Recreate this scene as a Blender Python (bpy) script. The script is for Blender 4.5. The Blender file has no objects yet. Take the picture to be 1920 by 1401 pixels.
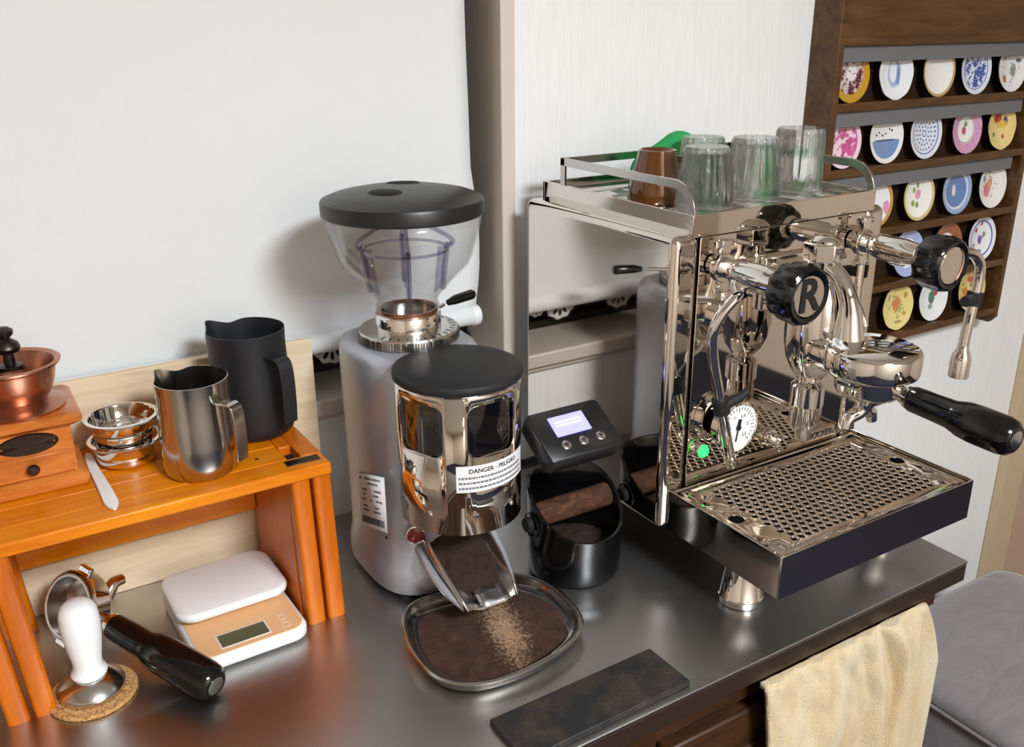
import bpy, bmesh, math, random
from mathutils import Vector, Matrix, noise
from mathutils.geometry import delaunay_2d_cdt
random.seed(7)
PI = math.pi
scene = bpy.context.scene
COL = scene.collection

# ------------------------------------------------------------------ camera, world, lights, exposure
def setup_camera():
    yaw, pitch, roll, fpx = 0.55446142, 0.35810354, -0.00724463, 1747.047
    fw = Vector((math.sin(yaw)*math.cos(pitch), math.cos(yaw)*math.cos(pitch), -math.sin(pitch)))
    r = Vector((math.cos(yaw), -math.sin(yaw), 0)); u = r.cross(fw)
    r2 = math.cos(roll)*r + math.sin(roll)*u; u2 = -math.sin(roll)*r + math.cos(roll)*u
    cd = bpy.data.cameras.new('camera'); cam = bpy.data.objects.new('camera', cd); COL.objects.link(cam)
    m = Matrix((r2, u2, -fw)).transposed().to_4x4(); m.translation = (0, 0, 0.58)
    cam.matrix_world = m
    cd.sensor_width = 36; cd.lens = fpx/1920*36; cd.clip_start = 0.02
    scene.camera = cam
setup_camera()
wd = bpy.data.worlds.new('world'); scene.world = wd; wd.use_nodes = True
wd.node_tree.nodes['Background'].inputs[0].default_value = (0.9, 0.85, 0.8, 1)
wd.node_tree.nodes['Background'].inputs[1].default_value = 0.15
LAMP = (0.45, -1.05, 1.40)
ld = bpy.data.lights.new('ceiling_lamp_light', 'AREA'); ld.shape = 'DISK'; ld.size = 0.55; ld.energy = 62
ld.color = (0.93, 1.0, 1.09)
lo = bpy.data.objects.new('ceiling_lamp_light', ld); lo.location = LAMP; COL.objects.link(lo)
vs = scene.view_settings
vs.view_transform = 'Standard'; vs.look = 'None'; vs.gamma = 1; vs.use_curve_mapping = False; vs.exposure = 0.30

# ------------------------------------------------------------------ helpers
def lin(c):
    return tuple(((x/255)/12.92 if x/255 <= 0.04045 else ((x/255+0.055)/1.055)**2.4) for x in c)
MATS = {}
def mat(name, rgb, rough=0.5, metal=0.0, **k):
    m = bpy.data.materials.new(name); m.use_nodes = True; MATS[name] = m
    b = m.node_tree.nodes['Principled BSDF']
    b.inputs['Base Color'].default_value = (*lin(rgb), 1); b.inputs['Roughness'].default_value = rough; b.inputs['Metallic'].default_value = metal
    for a, v in k.items(): b.inputs[a.replace('_', ' ')].default_value = v
    return m
class NT:
    """small node-graph helper"""
    def __init__(s, m): s.t = m.node_tree; s.b = s.t.nodes['Principled BSDF']
    def n(s, typ, **k):
        nd = s.t.nodes.new(typ)
        for a, v in k.items(): setattr(nd, a, v)
        return nd
    def put(s, sock, v):
        if hasattr(v, 'is_linked'): s.t.links.new(v, sock)
        else:
            if isinstance(v, (tuple, list)) and len(v) == 3 and sock.type == 'RGBA': v = (*v, 1)
            sock.default_value = v
    def m(s, op, a, b=0.0, c=None, clamp=False):
        nd = s.n('ShaderNodeMath', operation=op, use_clamp=clamp); s.put(nd.inputs[0], a); s.put(nd.inputs[1], b)
        if c is not None: s.put(nd.inputs[2], c)
        return nd.outputs[0]
    def coord(s, kind='Object', scale=(1, 1, 1), loc=(0, 0, 0)):
        tc = s.n('ShaderNodeTexCoord'); mp = s.n('ShaderNodeMapping'); s.t.links.new(tc.outputs[kind], mp.inputs[0])
        mp.inputs['Scale'].default_value = scale; mp.inputs['Location'].default_value = loc
        return mp.outputs[0]
    def noise(s, vec, scale=5, detail=3, rough=0.5, dist=0):
        nd = s.n('ShaderNodeTexNoise'); s.put(nd.inputs['Vector'], vec); nd.inputs['Scale'].default_value = scale
        nd.inputs['Detail'].default_value = detail; nd.inputs['Roughness'].default_value = rough; nd.inputs['Distortion'].default_value = dist
        return nd.outputs['Fac']
    def ramp(s, fac, stops, interp='LINEAR'):
        nd = s.n('ShaderNodeValToRGB'); s.put(nd.inputs[0], fac); cr = nd.color_ramp; cr.interpolation = interp
        while len(cr.elements) < len(stops): cr.elements.new(0.5)
        for e, (p, c) in zip(cr.elements, stops): e.position = p; e.color = (*lin(c), 1) if len(c) == 3 else c
        return nd.outputs[0]
    def mix(s, fac, a, b):
        nd = s.n('ShaderNodeMix', data_type='RGBA'); s.put(nd.inputs[0], fac); s.put(nd.inputs[6], a); s.put(nd.inputs[7], b)
        return nd.outputs[2]
    def bump(s, h, strength=0.3, dist=0.001):
        nd = s.n('ShaderNodeBump'); s.put(nd.inputs['Height'], h); nd.inputs['Strength'].default_value = strength; nd.inputs['Distance'].default_value = dist
        s.t.links.new(nd.outputs[0], s.b.inputs['Normal'])
    def col(s, v): s.put(s.b.inputs['Base Color'], v)
    def rough(s, v): s.put(s.b.inputs['Roughness'], v)
    def range(s, v, a, b):
        nd = s.n('ShaderNodeMapRange'); s.put(nd.inputs[0], v); nd.inputs[3].default_value = a; nd.inputs[4].default_value = b
        return nd.outputs[0]

# --- geometry
def bm_(): return bmesh.new()
def add_box(bm, c, s, R=None):
    ret = bmesh.ops.create_cube(bm, size=1.0)['verts']
    for v in ret:
        p = Vector((v.co.x*s[0], v.co.y*s[1], v.co.z*s[2]))
        v.co = (R @ p if R else p) + Vector(c)
    return bm
def box(c, s, R=None): return add_box(bm_(), c, s, R)
def bx(x0, x1, y0, y1, z0, z1): return box(((x0+x1)/2, (y0+y1)/2, (z0+z1)/2), (x1-x0, y1-y0, z1-z0))
def add_bx(bm, x0, x1, y0, y1, z0, z1): return add_box(bm, ((x0+x1)/2, (y0+y1)/2, (z0+z1)/2), (x1-x0, y1-y0, z1-z0))
def add_lathe(bm, prof, seg=48, M=None, rfun=None):
    rings = []
    for r, z in prof:
        if r <= 1e-7: rings.append([bm.verts.new((0, 0, z))])
        else:
            rg = []
            for i in range(seg):
                a = 2*PI*i/seg; q = r if rfun is None else r*rfun(a, z)
                rg.append(bm.verts.new((q*math.cos(a), q*math.sin(a), z)))
            rings.append(rg)
    new = [v for rg in rings for v in rg]
    for a, b in zip(rings, rings[1:]):
        if len(a) == 1 and len(b) == 1: continue
        for i in range(seg):
            j = (i+1) % seg
            if len(a) == 1: bm.faces.new((a[0], b[j], b[i]))
            elif len(b) == 1: bm.faces.new((a[i], a[j], b[0]))
            else: bm.faces.new((a[i], a[j], b[j], b[i]))
    if M is not None:
        for v in new: v.co = M @ v.co
    return bm
def lathe(prof, seg=48, M=None, rfun=None): return add_lathe(bm_(), prof, seg, M, rfun)
def axis_M(loc, d):
    return Matrix.Translation(loc) @ Vector(d).to_track_quat('Z', 'Y').to_matrix().to_4x4()
def catmull(pts, n=6, closed=False):
    P = [Vector(p) for p in pts]; N = len(P); out = []
    rng = range(N) if closed else range(N-1)
    for i in rng:
        p0 = P[(i-1) % N] if closed or i > 0 else P[0]*2-P[1]
        p1 = P[i]; p2 = P[(i+1) % N]
        p3 = P[(i+2) % N] if closed or i+2 < N else P[-1]*2-P[-2]
        for k in range(n):
            t = k/n
            out.append(0.5*((2*p1)+(p2-p0)*t+(2*p0-5*p1+4*p2-p3)*t*t+(3*p1-p0-3*p2+p3)*t**3))
    if not closed: out.append(P[-1])
    return out
def add_tube(bm, pts, r, seg=12, smooth=0, closed=False, cap=True):
    if smooth: pts = catmull(pts, smooth, closed)
    P = [Vector(p) for p in pts]; N = len(P); rs = r if isinstance(r, (list, tuple)) else None
    up = None; rings = []
    for i, p in enumerate(P):
        if closed: t = P[(i+1) % N]-P[i-1]
        else: t = P[min(i+1, N-1)]-P[max(i-1, 0)]
        t.normalize()
        if up is None:
            up = Vector((0, 0, 1)) if abs(t.z) < 0.9 else Vector((1, 0, 0))
        s = t.cross(up).normalized(); up = s.cross(t).normalized()
        if rs: f = i/(N-1)*(len(rs)-1); a = int(min(f, len(rs)-2)); rr = rs[a]+(rs[a+1]-rs[a])*(f-a)
        else: rr = r
        rings.append([bm.verts.new(p+(s*math.cos(2*PI*k/seg)+up*math.sin(2*PI*k/seg))*rr) for k in range(seg)])
    M = N if closed else N-1
    for i in range(M):
        a, b = rings[i], rings[(i+1) % N]
        for k in range(seg): bm.faces.new((a[k], b[k], b[(k+1) % seg], a[(k+1) % seg]))
    if cap and not closed: bm.faces.new(rings[0][::-1]); bm.faces.new(rings[-1])
    return bm
def tube(pts, r, seg=12, smooth=0, closed=False): return add_tube(bm_(), pts, r, seg, smooth, closed)
def add_prism(bm, poly, z0, z1, M=None):
    a = [bm.verts.new((p[0], p[1], z0)) for p in poly]; b = [bm.verts.new((p[0], p[1], z1)) for p in poly]
    n = len(poly); bm.faces.new(a[::-1]); bm.faces.new(b)
    for i in range(n): bm.faces.new((a[i], a[(i+1) % n], b[(i+1) % n], b[i]))
    if M is not None:
        for v in a+b: v.co = M @ v.co
    return bm
def prism(poly, z0, z1, M=None): return add_prism(bm_(), poly, z0, z1, M)
def rrect(w, d, r, n=6, cx=0, cy=0):
    out = []
    for sx, sy, a0 in ((1, 1, 0), (-1, 1, 90), (-1, -1, 180), (1, -1, 270)):
        for k in range(n+1):
            a = math.radians(a0+90*k/n)
            out.append((cx+sx*(w/2-r)+r*math.cos(a), cy+sy*(d/2-r)+r*math.sin(a)))
    return out
def loft(secs, cap0=True, cap1=True):
    bm = bm_(); rings = [[bm.verts.new(p) for p in s] for s in secs]; n = len(secs[0])
    for a, b in zip(rings, rings[1:]):
        for i in range(n): bm.faces.new((a[i], a[(i+1) % n], b[(i+1) % n], b[i]))
    if cap0: bm.faces.new(rings[0][::-1])
    if cap1: bm.faces.new(rings[-1])
    return bm
def ribbon(path, side, hv, hs):
    """bar of rectangular section swept along path; side = fixed side vector, hv half height across, hs half thickness along side"""
    bm = bm_(); P = [Vector(p) for p in path]; side = Vector(side); rings = []
    for i, p in enumerate(P):
        t = (P[min(i+1, len(P)-1)]-P[max(i-1, 0)]).normalized(); nn = side.cross(t).normalized()
        rings.append([bm.verts.new(p+side*a*hs+nn*b*hv) for a, b in ((-1, -1), (1, -1), (1, 1), (-1, 1))])
    for a, b in zip(rings, rings[1:]):
        for k in range(4): bm.faces.new((a[k], a[(k+1) % 4], b[(k+1) % 4], b[k]))
    bm.faces.new(rings[0][::-1]); bm.faces.new(rings[-1])
    return bm
def holed(outer, holes, extra=None, inside=None):
    """flat 2d triangulation with holes -> (verts2d, faces)"""
    vs, es = [], []
    def loop(L):
        o = len(vs); vs.extend(Vector(p) for p in L)
        es.extend((o+i, o+(i+1) % len(L)) for i in range(len(L)))
    loop(outer)
    for h in holes: loop(h)
    for a, b in (extra or []):
        o = len(vs); vs.append(Vector(a)); vs.append(Vector(b)); es.append((o, o+1))
    V, E, F, *_ = delaunay_2d_cdt(vs, es, [], 0, 1e-6)
    def inpoly(p, L):
        c = False; j = len(L)-1
        for i in range(len(L)):
            xi, yi = L[i][0], L[i][1]; xj, yj = L[j][0], L[j][1]
            if (yi > p[1]) != (yj > p[1]) and p[0] < (xj-xi)*(p[1]-yi)/(yj-yi)+xi: c = not c
            j = i
        return c
    boxes = [(min(p[0] for p in h), max(p[0] for p in h), min(p[1] for p in h), max(p[1] for p in h), h) for h in holes]
    keep = []
    for f in F:
        c = (V[f[0]]+V[f[1]]+V[f[2]])/3
        if not inpoly(c, outer): continue
        if any(b[0] <= c.x <= b[1] and b[2] <= c.y <= b[3] and inpoly(c, b[4]) for b in boxes): continue
        keep.append(f)
    return V, keep
def tri_bm(V, F, fn):
    bm = bm_(); vv = [bm.verts.new(fn(v)) for v in V]
    for f in F:
        try: bm.faces.new([vv[i] for i in f])
        except ValueError: pass
    bmesh.ops.delete(bm, geom=[v for v in bm.verts if not v.link_faces], context='VERTS')
    return bm
def text_bm(s, size, fn=None, depth=0.0003, align='CENTER', sx=1.0, bold=0.0):
    cu = bpy.data.curves.new('t', 'FONT'); cu.body = s; cu.size = size; cu.align_x = align; cu.align_y = 'CENTER'; cu.resolution_u = 3; cu.offset = bold
    o = bpy.data.objects.new('t', cu); COL.objects.link(o)
    me = bpy.data.meshes.new_from_object(o.evaluated_get(bpy.context.evaluated_depsgraph_get()))
    bpy.data.objects.remove(o); bpy.data.curves.remove(cu)
    bm = bm_(); bm.from_mesh(me); bpy.data.meshes.remove(me)
    for v in bm.verts:
        v.co.x *= sx
        if fn: v.co = Vector(fn(v.co))
    return bm
def O(name, bm, m, parent=None, loc=(0, 0, 0), rot=None, bev=0, seg=2, ang=38, solid=0, solid_off=0, sub=0, label=None):
    bmesh.ops.recalc_face_normals(bm, faces=bm.faces)
    me = bpy.data.meshes.new(name); bm.to_mesh(me); bm.free()
    me.materials.append(MATS[m] if isinstance(m, str) else m)
    me.shade_smooth(); me.set_sharp_from_angle(angle=math.radians(ang))
    o = bpy.data.objects.new(name, me); COL.objects.link(o); o.location = loc
    if rot: o.rotation_euler = rot
    if parent: o.parent = parent
    if solid: d = o.modifiers.new('solid', 'SOLIDIFY'); d.thickness = solid; d.offset = solid_off
    if bev: b = o.modifiers.new('bevel', 'BEVEL'); b.width = bev; b.segments = seg; b.limit_method = 'ANGLE'; b.angle_limit = math.radians(40); b.harden_normals = False
    if sub: d = o.modifiers.new('sub', 'SUBSURF'); d.levels = sub; d.render_levels = sub
    if label: o['label'] = label
    return o
def tag(o, label, cat, group=None, kind=None):
    o['label'] = label; o['category'] = cat
    if group: o['group'] = group
    if kind: o['kind'] = kind
    return o
def thing(name, label, cat, loc=(0, 0, 0), rz=0, group=None):
    o = bpy.data.objects.new(name, None); COL.objects.link(o); o.location = loc; o.rotation_euler = (0, 0, rz); o.empty_display_size = 0.02
    return tag(o, label, cat, group)
def struct(o): o['kind'] = 'structure'; return o
def sempty(name, loc=(0, 0, 0)):
    o = bpy.data.objects.new(name, None); COL.objects.link(o); o.location = loc; o['kind'] = 'structure'; return o
def copy_of(o, parent=None, loc=None):
    c = o.copy(); COL.objects.link(c)
    if parent: c.parent = parent
    if loc is not None: c.location = loc
    return c

# ------------------------------------------------------------------ materials
mat('chrome', (236, 232, 226), 0.045, 1.0)
mat('steel_mirror', (226, 218, 208), 0.035, 1.0)
mat('steel_satin', (205, 202, 198), 0.22, 1.0)
mat('steel_dark', (150, 146, 140), 0.3, 1.0)
mat('black_gloss', (10, 10, 11), 0.12)
mat('black_plastic', (24, 24, 25), 0.38)
mat('black_matte', (30, 30, 31), 0.55)
mat('black_powder', (26, 27, 30), 0.5)
mat('rubber', (18, 18, 18), 0.7)
mat('white_plastic', (238, 238, 236), 0.35)
mat('white_label', (232, 230, 228), 0.6)
mat('ink', (40, 38, 40), 0.7)
mat('ink_grey', (120, 118, 125), 0.7)
mat('dark_hole', (14, 13, 12), 0.8)
mat('red_switch', (120, 12, 14), 0.18)
mat('brass', (200, 150, 70), 0.25, 1.0)
mat('gold', (212, 160, 60), 0.25, 1.0)
mat('copper', (186, 134, 110), 0.30, 1.0)
mat('antique', (74, 66, 60), 0.38, 1.0)
mat('cast_silver', (186, 188, 196), 0.34, 0.55)
mat('lace', (225, 222, 214), 0.9)
mat('green_light', (30, 230, 70), 0.2); b = MATS['green_light'].node_tree.nodes['Principled BSDF']; b.inputs['Emission Color'].default_value = (0.02, 1.0, 0.1, 1); b.inputs['Emission Strength'].default_value = 2.2
mat('screen_blue', (150, 150, 240), 0.2); b = MATS['screen_blue'].node_tree.nodes['Principled BSDF']; b.inputs['Emission Color'].default_value = (0.10, 0.09, 1.0, 1); b.inputs['Emission Strength'].default_value = 3.0
mat('screen_ink', (235, 235, 255), 0.3); b = MATS['screen_ink'].node_tree.nodes['Principled BSDF']; b.inputs['Emission Color'].default_value = (0.5, 0.46, 1.0, 1); b.inputs['Emission Strength'].default_value = 1.0
mat('lamp_glow', (255, 250, 240), 0.5); b = MATS['lamp_glow'].node_tree.nodes['Principled BSDF']; b.inputs['Emission Color'].default_value = (1, 0.95, 0.88, 1); b.inputs['Emission Strength'].default_value = 4
mat('peach', (240, 190, 138), 0.4)
mat('lcd', (92, 96, 70), 0.25)
mat('paint_beige', (214, 200, 186), 0.5)
mat('paint_sill', (205, 194, 182), 0.35)
mat('door_wood', (196, 164, 142), 0.5)
mat('door_frame', (206, 182, 146), 0.45)
mat('ceiling_white', (232, 228, 220), 0.9)
mat('green_cloth', (40, 160, 84), 0.95)
n = NT(MATS['green_cloth']); n.bump(n.noise(n.coord(), 900, 2), 0.6, 0.001)
mat('grey_rail', (110, 110, 112), 0.6)
mat('shade_glass', (20, 18, 18), 0.1)
mat('foil', (205, 205, 208), 0.3, 1.0)
mat('clear_glass', (254, 255, 254), 0.01, Transmission_Weight=1.0, IOR=1.46)
t_ = MATS['clear_glass'].node_tree; mx_ = t_.nodes.new('ShaderNodeMixShader'); tr_ = t_.nodes.new('ShaderNodeBsdfTransparent'); mx_.inputs[0].default_value = 0.74
tr_.inputs[0].default_value = (0.97, 0.985, 0.98, 1); t_.links.new(tr_.outputs[0], mx_.inputs[1]); t_.links.new(t_.nodes['Principled BSDF'].outputs[0], mx_.inputs[2]); t_.links.new(mx_.outputs[0], t_.nodes['Material Output'].inputs[0])
mat('brown_glaze', (92, 52, 20), 0.1, Coat_Weight=0.6)

def clear_film(name, tint, refl=0.09):
    m = bpy.data.materials.new(name); m.use_nodes = True; MATS[name] = m; t = m.node_tree; t.nodes.clear()
    out = t.nodes.new('ShaderNodeOutputMaterial'); mx = t.nodes.new('ShaderNodeMixShader'); tr = t.nodes.new('ShaderNodeBsdfTransparent'); gl = t.nodes.new('ShaderNodeBsdfGlossy')
    lw = t.nodes.new('ShaderNodeLayerWeight'); mr = t.nodes.new('ShaderNodeMapRange')
    tr.inputs[0].default_value = (*lin(tint), 1); gl.inputs['Roughness'].default_value = 0.04; lw.inputs[0].default_value = 0.25
    mr.inputs[3].default_value = refl*0.4; mr.inputs[4].default_value = min(1, refl*7)
    t.links.new(lw.outputs['Facing'], mr.inputs[0]); t.links.new(mr.outputs[0], mx.inputs[0]); t.links.new(tr.outputs[0], mx.inputs[1]); t.links.new(gl.outputs[0], mx.inputs[2]); t.links.new(mx.outputs[0], out.inputs[0])
clear_film('clear_plastic', (248, 248, 248), 0.05)
clear_film('clear_insert', (226, 225, 236), 0.10)
clear_film('window_film', (190, 180, 165), 0.12)

mat('wallpaper', (236, 235, 231), 0.85)
n = NT(MATS['wallpaper']); v = n.coord('Object', (1, 1, 0.06)); h = n.noise(v, 260, 3, 0.6); n.bump(h, 0.16, 0.0012)
n.col(n.ramp(h, [(0.3, (234, 234, 232)), (0.6, (240, 240, 238))]))
mat('room_wall', (224, 207, 188), 0.85)
mat('carpet', (24, 26, 44), 0.95)
n = NT(MATS['carpet']); n.bump(n.noise(n.coord(), 400, 2), 0.6, 0.003)
mat('blind', (226, 228, 227), 0.8)
n = NT(MATS['blind']); h = n.noise(n.coord('Object', (6, 1, 1)), 160, 2); n.bump(h, 0.1, 0.0006)

mat('worktop_steel', (172, 170, 166), 0.26, 1.0)
n = NT(MATS['worktop_steel']); v = n.coord('Object', (1, 40, 1)); h = n.noise(v, 30, 4, 0.6); big = n.noise(n.coord(), 6, 3)
n.rough(n.m('ADD', n.range(h, 0.27, 0.40), n.range(big, -0.05, 0.06))); n.b.inputs['Anisotropic'].default_value = 0.45
n.col(n.mix(n.range(big, 0.0, 0.6), lin((190, 189, 187)), lin((176, 175, 173)))); n.bump(h, 0.05, 0.0004)
mat('edge_brown', (62, 48, 38), 0.3, 0.35)
def wood(name, dark, mid, light, scale=(1.2, 14, 14), rough=0.3, nscale=5, coat=0.3, rot=None):
    m = mat(name, mid, rough, Coat_Weight=coat, Coat_Roughness=0.15, Specular_IOR_Level=0.3)
    n = NT(m); v = n.coord('Object', scale)
    g = n.noise(v, nscale, 5, 0.6, 0.8); f = n.noise(v, nscale*7, 3, 0.6)
    n.col(n.ramp(n.m('ADD', n.m('MULTIPLY', g, 0.75), n.m('MULTIPLY', f, 0.25)), [(0.32, dark), (0.5, mid), (0.68, light)]))
    n.bump(f, 0.06, 0.0006)
    return m
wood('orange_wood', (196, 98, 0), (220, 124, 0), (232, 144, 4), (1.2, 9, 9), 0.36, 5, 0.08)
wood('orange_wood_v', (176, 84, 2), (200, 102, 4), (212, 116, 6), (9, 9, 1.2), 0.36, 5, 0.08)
wood('mill_wood', (160, 84, 30), (196, 112, 44), (216, 134, 62), (2, 14, 14))
wood('plywood', (214, 188, 150), (228, 204, 170), (238, 218, 188), (1.5, 10, 14), 0.6, 4, 0.0)
wood('dark_wood', (44, 26, 14), (62, 38, 20), (82, 52, 28), (1.4, 10, 14), 0.4, 5, 0.2)
wood('rack_wood', (64, 40, 18), (86, 56, 26), (104, 70, 34), (2, 12, 12), 0.45, 5, 0.15)
wood('rack_back', (38, 24, 12), (50, 32, 16), (62, 42, 22), (2, 12, 12), 0.6, 5, 0.0)
wood('bar_wood', (36, 22, 14), (74, 46, 28), (112, 72, 42), (8, 16, 16), 0.8, 6, 0.0)
mat('brushed_steel', (190, 186, 180), 0.2, 1.0)
n = NT(MATS['brushed_steel']); h = n.noise(n.coord('Object', (1, 1, 0.05)), 120, 3); n.rough(n.range(h, 0.10, 0.24))
mat('cork', (196, 150, 92), 0.9)
n = NT(MATS['cork']); h = n.noise(n.coord(), 420, 3, 0.7); n.col(n.ramp(h, [(0.35, (132, 84, 40)), (0.5, (196, 148, 90)), (0.7, (222, 180, 122))])); n.bump(h, 0.6, 0.001)
mat('grounds', (52, 32, 22), 0.95)
n = NT(MATS['grounds']); h = n.noise(n.coord(), 1100, 2, 0.8); n.col(n.ramp(h, [(0.3, (26, 15, 10)), (0.55, (58, 35, 24)), (0.75, (96, 64, 46))])); n.bump(h, 0.9, 0.0015)
mat('tray_grounds', (52, 32, 22), 0.95)
n = NT(MATS['tray_grounds']); tc = n.coord(); h = n.noise(tc, 900, 2, 0.8); pat = n.noise(n.coord(loc=(0, 0, 0)), 70, 4, 0.7); spk = n.noise(n.coord(), 330, 2, 0.7)
dk = n.ramp(h, [(0.3, (20, 10, 6)), (0.55, (54, 29, 17)), (0.78, (92, 58, 38))]); lt = n.ramp(h, [(0.35, (96, 66, 42)), (0.5, (176, 142, 108)), (0.7, (206, 176, 140))])
sx = n.n('ShaderNodeSeparateXYZ'); n.put(sx.inputs[0], tc)
ex = n.m('DIVIDE', n.m('SUBTRACT', n.m('ADD', sx.outputs[0], n.m('MULTIPLY', sx.outputs[1], -0.25)), 0.016), 0.016); ey = n.m('DIVIDE', n.m('ADD', sx.outputs[1], 0.012), 0.045)
d = n.m('SQRT', n.m('ADD', n.m('MULTIPLY', ex, ex), n.m('MULTIPLY', ey, ey)))
sp = n.m('SUBTRACT', 1.35, n.m('ADD', d, n.m('MULTIPLY', n.m('SUBTRACT', spk, 0.5), 3.5)), clamp=True)
dk2 = n.mix(n.range(pat, -0.7, 1.5), dk, lin((88, 58, 38)))
n.col(n.mix(sp, dk2, lt)); n.bump(h, 0.9, 0.0015)
mat('dust_mat', (30, 32, 34), 0.6)
n = NT(MATS['dust_mat']); a = n.noise(n.coord(), 38, 4, 0.65); h = n.noise(n.coord(), 500, 2, 0.7)
k = n.m('MULTIPLY', n.range(a, -1.6, 2.2), n.range(h, -0.6, 1.6)); k = n.m('MULTIPLY', k, 0.55, clamp=True)
n.col(n.mix(k, lin((27, 29, 31)), lin((104, 80, 54)))); n.bump(h, 0.4, 0.0008)
mat('towel', (226, 202, 152), 0.98)
n = NT(MATS['towel']); a = n.noise(n.coord('Object', (1.0, 1, 0.25)), 22, 3, 0.6); h = n.noise(n.coord(), 650, 2, 0.7)
n.col(n.ramp(n.m('ADD', n.m('MULTIPLY', a, 0.7), n.m('MULTIPLY', h, 0.3)), [(0.35, (204, 170, 112)), (0.5, (220, 196, 150)), (0.66, (224, 210, 178))])); n.bump(h, 0.9, 0.003)
n.b.inputs['Sheen Weight'].default_value = 0.3
mat('suede', (128, 122, 122), 0.95)
n = NT(MATS['suede']); a = n.noise(n.coord('Object', (3, 8, 3)), 4, 4, 0.6, 1.5); n.col(n.ramp(a, [(0.3, (120, 114, 114)), (0.7, (136, 130, 130))])); n.b.inputs['Sheen Weight'].default_value = 0.4

# ------------------------------------------------------------------ the room
WY = 1.003           # back wall plane
FZ = -0.85           # floor
bm = bm_()
WX0, WX1, WZ0, WZ1 = -1.15, 0.6205, 0.1665, 1.15
add_bx(bm, -1.6, 3.0, WY, WY+0.12, FZ, WZ0-0.001); add_bx(bm, -1.6, 3.0, WY, WY+0.12, WZ1, 1.55)
add_bx(bm, -1.6, WX0, WY, WY+0.12, WZ0-0.001, WZ1); add_bx(bm, WX1-0.012, 3.0, WY, WY+0.12, WZ0-0.001, WZ1)
struct(O('wall_back', bm, 'wallpaper'))
struct(O('wall_left', bx(-1.7, -1.6, -1.7, WY+0.12, FZ, 1.55), 'room_wall'))
struct(O('wall_right', bx(3.0, 3.1, -1.7, WY+0.12, FZ, 1.55), 'room_wall'))
struct(O('wall_front', bx(-1.7, 3.1, -1.8, -1.7, FZ, 1.55), 'room_wall'))
struct(O('floor', bx(-1.7, 3.1, -1.8, WY+0.12, FZ-0.1, FZ), 'carpet'))
struct(O('ceiling', bx(-1.7, 3.1, -1.8, WY+0.12, 1.55, 1.65), 'ceiling_white'))
lamp = thing('ceiling_lamp', 'round white ceiling lamp behind the viewer', 'lamp', (LAMP[0], LAMP[1], 1.55))
O('housing', lathe([(0, 0), (0.30, 0), (0.31, -0.02), (0.31, -0.10), (0.295, -0.10), (0.295, -0.05), (0, -0.05)]), 'white_plastic', lamp)
O('diffuser', lathe([(0, -0.055), (0.29, -0.055), (0.29, -0.09), (0, -0.11)]), 'lamp_glow', lamp)

win = sempty('window_1', (0, 0, 0))
# right casing (an L of front face and reveal), sill, top casing, dark night glass
O('casing', bx(0.601, 0.6205, 0.990, WY+0.10, 0.14, 1.17), 'paint_beige', win, bev=0.0015)
O('casing', bx(-1.17, 0.6205, 0.990, WY+0.10, 1.15, 1.17), 'paint_beige', win, bev=0.0015)
O('sill', bx(-1.17, 0.601, 0.982, WY+0.09, 0.1465, 0.1665), 'paint_sill', win, bev=0.0025)
O('apron', bx(-1.17, 0.6205, 0.992, WY, 0.138, 0.1465), 'paint_sill', win, bev=0.001)
O('pane', bx(-1.15, 0.601, WY+0.085, WY+0.09, 0.1665, 1.15), 'shade_glass', win)
O('sash', bx(-1.15, 0.601, WY+0.075, WY+0.087, 0.1665, 0.178), 'antique', win)

blind = thing('roller_blind', 'off-white roller blind hanging in the window behind the grinder', 'blind', (0, 1.02, 0.225))
bm = bm_(); NX, NZ = 60, 24; g = {}
def bedge(z):
    pts = [(0.24, 0.575), (0.285, 0.581), (0.335, 0.5815), (0.43, 0.5705), (0.61, 0.5675), (1.2, 0.568)]
    for (a, xa), (b_, xb) in zip(pts, pts[1:]):
        if z <= b_: t = max(0, (z-a)/(b_-a)); t = t*t*(3-2*t); return xa+(xb-xa)*t
    return pts[-1][1]
for i in range(NX+1):
    for j in range(NZ+1):
        z = 0.23+(0.92)*(j/NZ)**1.3; xr = bedge(z); x = -1.1+(xr+1.1)*(i/NX)**0.7
        g[i, j] = bm.verts.new((x, 0.0025*math.sin(x*5+1)+0.002*math.sin(x*13)+(-0.004*math.exp(-((x-xr)/0.03)**2)), z-0.225))
for i in range(NX):
    for j in range(NZ): bm.faces.new((g[i, j], g[i+1, j], g[i+1, j+1], g[i, j+1]))
O('fabric', bm, 'blind', blind, solid=0.0012)
O('bottom_rail', tube([(-1.1, 0, 0), (0.574, 0, 0)], 0.0125, 20), 'blind', blind)
O('end_cap', lathe([(0, 0), (0.0132, 0), (0.0138, 0.002), (0.0138, 0.010), (0.012, 0.012), (0, 0.012)], 24, axis_M((0.568, 0, 0), (1, 0, 0))), 'white_plastic', blind)
lace = thing('lace_trim', 'white scalloped lace hanging below the blind over the dark window', 'curtain', (0, 1.045, 0.20))
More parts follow.
